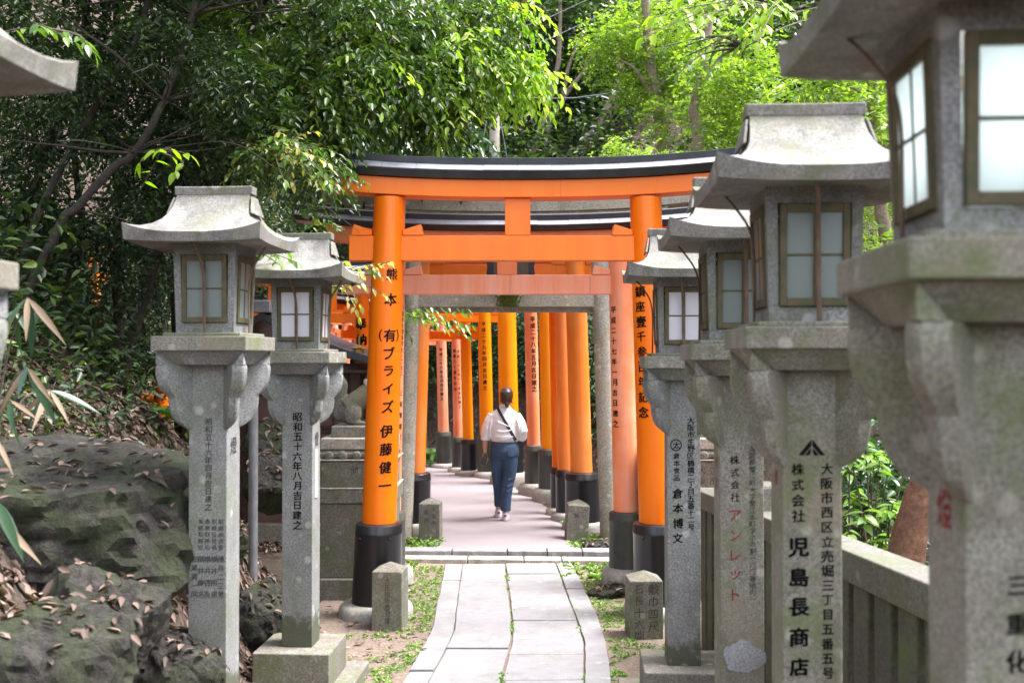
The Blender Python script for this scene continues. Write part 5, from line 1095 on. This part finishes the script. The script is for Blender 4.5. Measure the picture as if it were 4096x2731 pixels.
# fallen leaves and weeds
def litter(n, x0, x1, y0, y1, L, cond):
    x = rng.uniform(x0, x1, n); y = rng.uniform(y0, y1, n); k = cond(x, y); x, y = x[k], y[k]; z = terr(x, y) + rng.uniform(.006, .035, len(x)); d = rng.normal(0, 1, (len(x), 3))
    e = .05; dzx = (terr(x + e, y) - terr(x - e, y)) / (2 * e); dzy = (terr(x, y + e) - terr(x, y - e)) / (2 * e); d[:, 2] = d[:, 0] * dzx + d[:, 1] * dzy + rng.normal(0, .25, len(x))
    return np.stack([x, y, z], 1), d, rng.random(len(x)), L * rng.uniform(.6, 1.2, len(x))
def rock_litter():
    ps, ds = [], []
    for o in list(C.objects):
        if not o.name.startswith('boulder'): continue
        c_ = [(v.co, v.normal) for v in o.data.vertices if v.normal.z > .6]; random.shuffle(c_)
        for co, nn in c_[:int(26 + 160 * o.dimensions.x * o.dimensions.y / 2.5)]:
            ps.append(o.location + co + nn * .012); d = Vector((random.gauss(0, 1), random.gauss(0, 1), 0)); ds.append(d - nn * d.dot(nn) + nn * random.gauss(0, .15))
    return np.array(ps), np.array(ds), rng.random(len(ps)) * .8, rng.uniform(.045, .08, len(ps))
lit = [rock_litter(), litter(26000, -4.6, -1.15, 3.6, 11.5, .075, lambda x, y: terr(x, y) > gz(y) + .03), litter(500, -1.5, -.6, 6.4, 9.5, .06, lambda x, y: rng.random(len(x)) < .35), litter(9000, 2.0, 7.0, 4, 12, .08, lambda x, y: x > 1.7), litter(9000, -3, 8, 14, 24, .09, lambda x, y: x > rowx(y) + .5)]
tag(link('leaf_litter', leaf_mesh('leaf_litter', lit, M['lf_litter'], (0, 0, 0), True, .42, upb=.3)), 'dry brown fallen leaves carpeting the banks', 'leaf litter', kind='stuff')
nw = 11000; x = rng.uniform(-1.25, 1.35, nw); y = rng.uniform(6.0, 10.2, nw); ok = []
for a, b_ in zip(x, y):
    e0, e1 = bx(0, b_), bx(4, b_); dist = max(e0 - a, a - e1); ok.append(dist > .01 and (random.random() < math.exp(-dist * 3.2) * 1.0) and float(fbm(a, b_, 3.0, 2)) > -.35 )
x, y = x[ok], y[ok]; bl = []
yj = rng.uniform(6.1, 9.8, 420); yj = yj[np.sin(yj * 4.1) + .6 * np.sin(yj * 9.7 + 1) > .45]; xj = rng.uniform(-.012, .012, len(yj)) + np.array([bx(random.choice((2, 2, 3)), q) for q in yj]); x = np.concatenate([x, xj]); y = np.concatenate([y, yj])
for j in range(6):
    a = rng.uniform(0, 6.28, len(x)); d = np.stack([np.cos(a), np.sin(a), rng.uniform(.1, .9, len(x))], 1)
    bl.append((np.stack([x, y, np.maximum(terr(x, y), -.1) + .008], 1) + d * .006, d, rng.random(len(x)), rng.uniform(.010, .030, len(x))))
tag(link('weeds', leaf_mesh('weeds', bl, M['lf_weed'], (0, 0, 0), True, .55)), 'small green weeds sprouting beside and between the paving stones', 'weeds', kind='stuff')
bl = []
for (x0, x1, y0, y1, n_) in ((-1.15, -.75, 10.72, 11.4, 60), (.62, 1.2, 10.72, 11.6, 70), (.62, .95, 12.2, 14, 90), (.5, 1.1, 9.5, 10.3, 60), (-1.25, -.95, 9.8, 10.7, 50)):
    xx = rng.uniform(x0, x1, n_); yy = rng.uniform(y0, y1, n_)
    for j in range(7):
        a = rng.uniform(0, 6.28, n_); d = np.stack([np.cos(a), np.sin(a), rng.uniform(.2, 1.2, n_)], 1); bl.append((np.stack([xx, yy, terr(xx, yy) + .01], 1), d, rng.random(n_), rng.uniform(.03, .07, n_)))
tag(link('weeds', leaf_mesh('weeds', bl, M['lf_weed'], (0, 0, 0), True, .6)), 'leafy weeds along the asphalt edge and kerb', 'weeds', kind='stuff')
# ferns
def fern(label, loc, size, n=8, lean=None):
    t = thing('fern', label, 'fern', loc, 0, 'ferns on the banks')
    for k in range(n):
        a = 2 * pi * k / n + random.uniform(-.3, .3); pts = [Vector((cos(a) * size * u, sin(a) * size * u, size * (1.25 * u - .85 * u * u) * 1.2)) for u in np.linspace(0, 1, 9)]; m_ = MB(); m_.tube(pts, [.004] * 9, 5)
        for i in range(1, 9):
            tv = (pts[i] - pts[i - 1]).normalized(); sv = Vector((-sin(a), cos(a), 0)); L_ = size * .34 * sin(pi * (i / 9.5) ** .8) + .01
            for s in (-1, 1):
                for h in (0, .5):
                    p = pts[i - 1].lerp(pts[i], h); e = p + sv * s * L_ + tv * L_ * .35 - Vector((0, 0, L_ * .2)); q = tv * L_ * .16
                    m_.add([p, p.lerp(e, .5) + q, e, p.lerp(e, .5) - q], [(0, 1, 2, 3)])
        m_.build('frond', M['lo_fern'], t)
for lab, px, py, Y, s in (('bright fern at the foot of the far torii pillars', 1718, 1725, 19.2, .55), ('pale fern above the name-covered lantern base', 700, 1660, 7.4, .2)):
    p = P(px, py, Y); fern(lab, (p.x, p.y, max(tz(p.x, p.y), p.z - .05) if Y < 10 else tz(p.x, p.y)), s)
# bamboo grass at the left edge
def sasa(label, root, groups, key='lo_sasa'):
    t = thing('bamboo_grass', label, 'bamboo grass', root, 0, 'bamboo grass at the bank edge'); m_ = MB()
    for tip, n_, L_, dry in groups:
        q = smoothline([Vector((0, 0, 0)), (tip - root) * .5 + Vector((0, 0, .15)), tip - root], 6); m_.tube(q, [.004] * len(q), 6)
        for j in range(n_):
            a = 2 * pi * j / n_ + random.uniform(-.4, .4); d = Vector((cos(a) * .8, sin(a) * .4 - .2, random.uniform(-1.3, -.15))); leaf_obj(t, q[-1], d, L_ * random.uniform(.7, 1.1), 'lo_dry' if (dry and j % 2 == 0) else 'lo_sasa', (0, -.6, 1))
    m_.build('cane', M['bark'], t, smooth=True)
r0 = P(-60, 2000, 3.9); sasa('bamboo grass with dried leaf edges above the flat-topped boulder', r0, [(P(110, 1190, 3.9), 5, .22, True), (P(60, 1240, 4.0), 4, .18, False), (P(110, 1470, 3.9), 6, .24, True), (P(200, 1560, 4.1), 5, .2, True), (P(40, 1600, 4.0), 4, .18, True)])
r0 = P(-120, 2420, 3.5); sasa('bamboo grass drooping in front of the lowest boulder', r0, [(P(-10, 2000, 3.5), 6, .22, False), (P(-30, 2060, 3.5), 5, .24, True), (P(-20, 1750, 3.6), 3, .15, True)])
# dried leaves lying on the boulder
p0 = P(360, 1900, 4.9)
bl = [(np.array([[p0.x + random.gauss(0, .25), p0.y + random.gauss(0, .12), p0.z + .0 + random.uniform(-.03, .03)] for _ in range(70)]), rng.normal(0, 1, (70, 3)) * np.array([1, 1, .15]), rng.random(70), rng.uniform(.05, .09, 70))]

# ---------------------------------------------------------------- walking person
YPp = 12.62; K = YPp / F
def pp(px, py, dy=0): return Vector(((px - 2015) * K, dy, (2075 - py) * K))
porg = Vector(((2015 - CX) * K, YPp, 0.003))
def ell_loft(mb, secs, seg=20):
    mb.rings([[(cx + rx * cos(2 * pi * k / seg), cy + ry * sin(2 * pi * k / seg), z) for k in range(seg)] for cx, cy, z, rx, ry in secs])
M['skin'] = mat_plain('skin', (.56, .30, .20), .5, .15, 30, bstr=.05)
M['hair'] = mat_plain('hair', (.045, .02, .014), .38, .5, 70, col2=(.085, .04, .028), bstr=.4)
M['shirt'] = mat_plain('white_linen', (.80, .79, .82), .8, .05, 60, bstr=.2)
m, n, l, b = new_mat('blue_denim'); v = coords(n, l, False); a1 = noise(n, l, v, 260, 2, .7); a2 = noise(n, l, v, 5, 4, .6)
c = ramp(n, l, a1, [(.35, (.018, .042, .09)), (.65, (.045, .09, .17))]); c = mix(n, l, ramp(n, l, a2, [(.5, 0.0), (.75, .5)]), c, (.06, .12, .21)); l.new(c, b.inputs['Base Color']); b.inputs['Roughness'].default_value = .8; l.new(bump(n, l, a2, .4, .02), b.inputs['Normal']); M['denim'] = m
M['shoe'] = mat_plain('shoe', (.66, .60, .58), .6, .1, 40)
M['strap'] = mat_plain('strap', (.012, .012, .025), .7, .3, 60)
M['clip'] = mat_plain('hair_clip', (.05, .075, .06), .3, .2, 30)
M['phone'] = mat_plain('phone', (.012, .012, .014), .15, .2, 30)
M['tabred'] = mat_plain('red_tab', (.5, .03, .03), .7, .2, 30); M['blue'] = mat_plain('blue_patch', (.06, .10, .55), .6, .2, 30)
person = thing('person', 'person in a white shirt and blue jeans walking away with phone in hand', 'person', porg); person.scale = (.92, 1, 1)
# body (skin) as one surface
bd = MB()
ell_loft(bd, [(.012, .0, .88, .15, .10), (.015, .0, 1.0, .135, .095), (.012, .0, 1.15, .15, .10), (.01, .0, 1.28, .15, .085), (.005, .0, 1.34, .09, .06), (.006, .005, 1.38, .055, .055), (.015, .012, 1.44, .05, .055)])
ell_loft(bd, [(.03, .025, 1.415, .035, .045), (.034, .02, 1.44, .06, .075), (.036, .015, 1.49, .074, .09), (.036, .01, 1.54, .076, .094), (.036, .008, 1.585, .062, .08), (.036, .008, 1.61, .03, .04)])
ell_loft(bd, [(.036, .10, 1.47, .012, .02), (.036, .112, 1.49, .014, .02), (.036, .10, 1.52, .008, .012)], 10)  # nose
for s in (-1, 1): ell_loft(bd, [(.036 + s * .076, .005, 1.48, .008, .016), (.036 + s * .08, .004, 1.505, .010, .02), (.036 + s * .078, .004, 1.53, .007, .015)], 8)
bd.tube([(-.15, 0, 1.28), (-.215, -.005, 1.16), (-.245, -.01, 1.06), (-.248, .005, .96), (-.25, .02, .87), (-.248, .03, .815)], [.05, .045, .04, .037, .03, .024], 12)
bd.tube([(.165, 0, 1.28), (.225, -.01, 1.15), (.245, -.01, 1.05), (.215, .10, 1.03), (.17, .22, 1.05), (.15, .27, 1.06)], [.05, .045, .04, .036, .028, .024], 12)
for s, (fx, fy, zt_) in ((1, (.02, -.03, .16)), (-1, (-.068, .22, .19))): bd.tube([(fx, fy, zt_), (fx, fy, .05)], [.042, .034], 10)
# left hand: palm, fingers curling round the phone, thumb
hb = Vector((-.250, .035, .775)); bd.tube([(-.248, .03, .82), (-.252, .034, .79), (-.256, .036, .745)], [.026, .034, .034], 10, .5)
for k, L_ in enumerate((.068, .075, .070, .055)):
    a = Vector((-.282 + .018 * k, .040, .745)); bd.tube([a, a + Vector((-.004, .012, -.03)), a + Vector((.002, -.002, -.05 - L_ * .15)), a + Vector((.008, -.02, -.045 - L_ * .1))], [.0095, .009, .0085, .007], 8)
bd.tube([(-.226, .03, .785), (-.212, .015, .755), (-.216, -.008, .73), (-.228, -.018, .715)], [.012, .011, .010, .008], 8)
# right hand in front of the body
bd.tube([(.15, .27, 1.06), (.135, .30, 1.065), (.115, .335, 1.07)], [.024, .033, .032], 10, .55)
for k, L_ in enumerate((.06, .068, .064, .05)): a = Vector((.112, .338, 1.092 - .016 * k)); bd.tube([a, a + Vector((-.03, .012, 0)), a + Vector((-.048, -.004, -.004)), a + Vector((-.04, -.022, -.006))], [.009, .0088, .008, .007], 8)
bd.tube([(.135, .295, 1.09), (.115, .285, 1.115), (.09, .29, 1.12)], [.011, .010, .008], 8)
link('body', remesh(bd, M['skin'], 'body', .0065, 2), person)
# jeans
jn = MB()
ell_loft(jn, [(.012, .0, .99, .158, .108), (.012, -.005, .955, .170, .118), (.012, -.015, .90, .188, .135), (.012, -.022, .84, .196, .145), (.012, -.015, .79, .192, .138), (.012, -.0, .745, .17, .115)], 28)
jn.tube([(.082, -.01, .80), (.085, -.012, .68), (.078, -.012, .56), (.055, -.02, .44), (.035, -.03, .30), (.026, -.035, .17), (.026, -.035, .115)], [.110, .103, .090, .077, .072, .070, .071], 20)
jn.tube([(-.082, .0, .80), (-.09, .03, .68), (-.088, .07, .56), (-.082, .11, .44), (-.075, .16, .30), (-.070, .20, .19), (-.072, .21, .14)], [.104, .092, .080, .068, .063, .062, .063], 20)
for z_, sx in ((.62, .085), (.50, .07), (.42, .055), (.36, .045)): jn.tube([(sx - .07, -.07, z_ + .01), (sx, -.10, z_ - .008), (sx + .075, -.06, z_ + .02)], [.012, .016, .012], 8)
jeans = link('jeans', remesh(jn, M['denim'], 'jeans', .0085, 4), person)
for x0, x1 in ((-.115, -.035), (.055, .155)):
    m_ = MB(); v = []
    for z in (.90, .84, .80):
        for i in range(6): x = x0 + (x1 - x0) * i / 5; a = (x - .012) / .20; v.append((x, -.022 - .152 * sqrt(max(0, 1 - a * a)) * (1.0 if z < .88 else .97) - .002 + (0.006 if z > .88 else 0), z + (0 if z > .81 else -.012 * (1 - abs(i - 2.5) / 2.5))))
    m_.add(v, [(r * 6 + i, r * 6 + i + 1, r * 6 + i + 7, r * 6 + i + 6) for r in range(2) for i in range(5)]).build('back_pocket', M['denim'], jeans, smooth=True)
MB().box(.052, .058, -.178, -.172, .855, .875).build('pocket_tab', M['tabred'], jeans)
# shirt
shr = MB()
ell_loft(shr, [(.02, .0, .955, .172, .122), (.016, -.01, .985, .182, .132), (.012, -.012, 1.05, .188, .132), (.01, -.012, 1.13, .193, .125), (.01, -.01, 1.21, .20, .118), (.01, -.005, 1.28, .196, .10), (.008, .0, 1.325, .16, .078), (.012, .006, 1.36, .095, .066), (.015, .01, 1.395, .068, .064)], 30)
shr.tube([(-.14, 0, 1.275), (-.195, -.005, 1.19), (-.232, -.008, 1.10), (-.243, -.005, 1.03), (-.245, .0, .985)], [.072, .074, .070, .064, .056], 16)
shr.tube([(-.245, .0, 1.01), (-.2455, .001, .975)], [.064, .062], 16)
shr.tube([(.155, 0, 1.275), (.215, -.008, 1.18), (.250, -.012, 1.08), (.242, .0, 1.02), (.21, .11, 1.02), (.19, .17, 1.03)], [.074, .078, .074, .070, .062, .058], 16)
for a, b_, c_ in (((-.10, -.135, 1.10), (.0, -.146, 1.085), (.12, -.135, 1.115)), ((-.13, -.13, 1.03), (.0, -.148, 1.02), (.10, -.14, 1.04)), ((-.08, -.125, 1.20), (.02, -.137, 1.17), (.12, -.122, 1.12)), ((-.05, -.146, .985), (.05, -.143, 1.0), (.13, -.13, 1.03)), ((-.16, -.09, 1.22), (-.18, -.09, 1.12), (-.17, -.10, 1.0)), ((.17, -.09, 1.24), (.20, -.09, 1.14), (.21, -.085, 1.04)), ((-.215, -.066, 1.17), (-.225, -.076, 1.10), (-.25, -.066, 1.03)), ((.24, -.085, 1.16), (.235, -.088, 1.08), (.215, -.075, 1.03))):
    shr.tube(smoothline([a, b_, c_], 4), [.006, .011, .013, .014, .014, .013, .011, .008, .005], 8)
shirt = link('shirt', remesh(shr, M['shirt'], 'shirt', .0078, 3), person)
MB().rings([[(.014 + r * cos(2 * pi * k / 28), .008 + r * .95 * sin(2 * pi * k / 28), z - .02 * sin(2 * pi * k / 28)) for k in range(28)] for r, z in ((.064, 1.375), (.060, 1.405), (.070, 1.40), (.082, 1.372))], cap=False).build('collar', M['shirt'], shirt, smooth=True)
# hair with a low gathered twist
hr = MB()
ell_loft(hr, [(.03, -.01, 1.40, .03, .035), (.032, -.025, 1.425, .058, .062), (.034, -.022, 1.46, .080, .088), (.036, -.012, 1.52, .091, .104), (.036, -.004, 1.57, .086, .098), (.036, .0, 1.605, .066, .076), (.036, .0, 1.628, .028, .032)], 24)
for k in range(16):
    a = random.uniform(-1.2, 1.2); hr.tube([(.036 + .085 * sin(a), -.10 * cos(a) + .0, 1.57), (.036 + .075 * sin(a), -.102 * cos(a) - .006, 1.50), (.036 + .04 * sin(a), -.09 * cos(a), 1.43)], [.010, .013, .007], 7)
hr.tube([(-.035, .03, 1.50), (-.048, .02, 1.45), (-.05, .02, 1.41)], [.012, .009, .004], 7); hr.tube([(.09, -.02, 1.45), (.125, -.02, 1.425), (.15, -.02, 1.43)], [.012, .006, .002], 7)
hr.tube([(.035, -.085, 1.44), (.045, -.085, 1.40), (.04, -.075, 1.375)], [.03, .026, .012], 9)
hair = link('hair', remesh(hr, M['hair'], 'hair', .0065, 1), person)
cl_ = MB()
for k in range(8): z = 1.565 - k * .012; x = .046 + k * -.0015; cl_.tube([(x - .018, -.098, z), (x - .006, -.117, z), (x + .012, -.116, z - .003), (x + .024, -.098, z - .006)], [.0035] * 4, 6)
cl_.tube([(.05, -.117, 1.575), (.04, -.12, 1.52), (.036, -.116, 1.475)], [.007, .009, .006], 8); cl_.tube([(.045, -.118, 1.54), (.02, -.123, 1.545), (.008, -.12, 1.555)], [.006, .007, .004], 8)
cl_.build('hair_clip', M['clip'], hair, smooth=True)
# shoes and socks
for s, (fx, fy, fz, rot) in ((1, (.028, -.03, .0, -.06)), (-1, (-.074, .22, .0, .08))):
    m_ = MB(); seg = 18; rs = []
    for z, a0, a1, w_ in ((0, -.075, .19, .052), (.012, -.084, .198, .056), (.03, -.082, .194, .054), (.055, -.077, .15, .050), (.08, -.072, .09, .045), (.10, -.066, .05, .04)):
        rs.append([(w_ * cos(2 * pi * k / seg) * (1 if sin(2 * pi * k / seg) < 0 else .9), (a0 + a1) / 2 + (a1 - a0) / 2 * sin(2 * pi * k / seg), z) for k in range(seg)])
    so = m_.rings(rs).build('shoe', M['shoe'], person, (fx, fy, fz), (0 if s > 0 else .0, 0, rot), smooth=True)
    MB().box(-.018, .018, -.079, -.074, .05, .075).build('heel_tab', M['blue'], so, bevel=.004)
    MB().lathe([(.036, .08), (.038, .12), (.042, .17)], 16).build('sock', M['shoe'], person, (fx, fy, 0), smooth=True)
# bag strap over the back
bag = thing('crossbody_bag', 'dark navy crossbody strap running diagonally over the white shirt', 'bag', porg); bag.scale = (.92, 1, 1)
def back_y(x, z):
    zz = [.955, .985, 1.05, 1.13, 1.21, 1.28, 1.325, 1.36, 1.395]; rx = np.interp(z, zz, [.172, .182, .188, .193, .20, .196, .16, .095, .068]); ry = np.interp(z, zz, [.122, .132, .132, .125, .118, .10, .078, .066, .064]); cy = np.interp(z, zz, [0, -.01, -.012, -.012, -.01, -.005, 0, .006, .01])
    q = max(0, 1 - ((x - .012) / rx) ** 2); return cy - ry * sqrt(q) - .012
v = []; n_ = 26
for i in range(n_ + 1):
    t = i / n_; x = -.085 + .245 * t; z = 1.375 - .395 * t
    for o_ in (-.019, .019): xx, zz = x + o_ * .85, z + o_ * .5; v.append((xx, back_y(xx, zz), zz))
for (x, y, z) in ((.185, -.03, .95), (.19, .03, .93)): v += [(x, y, z - .02), (x, y, z + .02)]
stp = MB().add(v, [(2 * i, 2 * i + 1, 2 * i + 3, 2 * i + 2) for i in range(len(v) // 2 - 1)])
v2 = []
for i in range(13): t = i / 12; a = pi * t; x = -.085 + .27 * t; z = 1.375 + .03 * sin(pi * min(1, t * 3)) - .44 * t ** 1.3; y = .0 + .135 * sin(a); v2 += [(x - .014, y, z - .012), (x + .014, y, z + .012)]
stp.add(v2, [(2 * i, 2 * i + 1, 2 * i + 3, 2 * i + 2) for i in range(12)])
stp.build('strap', M['strap'], bag, smooth=True)
MB().box(.05, .20, .14, .20, .86, .98).build('pouch', M['strap'], bag, bevel=.02)
ph = thing('smartphone', 'black smartphone held low in the left hand', 'phone', porg + Vector((-.232, .012, .735))); ph.rotation_euler = (R(8), R(24), R(8))
MB().box(-.036, .036, -.004, .004, -.072, .072).build('case', M['phone'], ph, bevel=.003)
for x, z in ((-.018, .052), (-.018, .034)): MB().lathe([(.008, 0), (.008, .002), (.005, .003)], 14).build('camera_lens', M['clip'], ph, (x, -.004, z), (pi / 2, 0, 0), smooth=True)
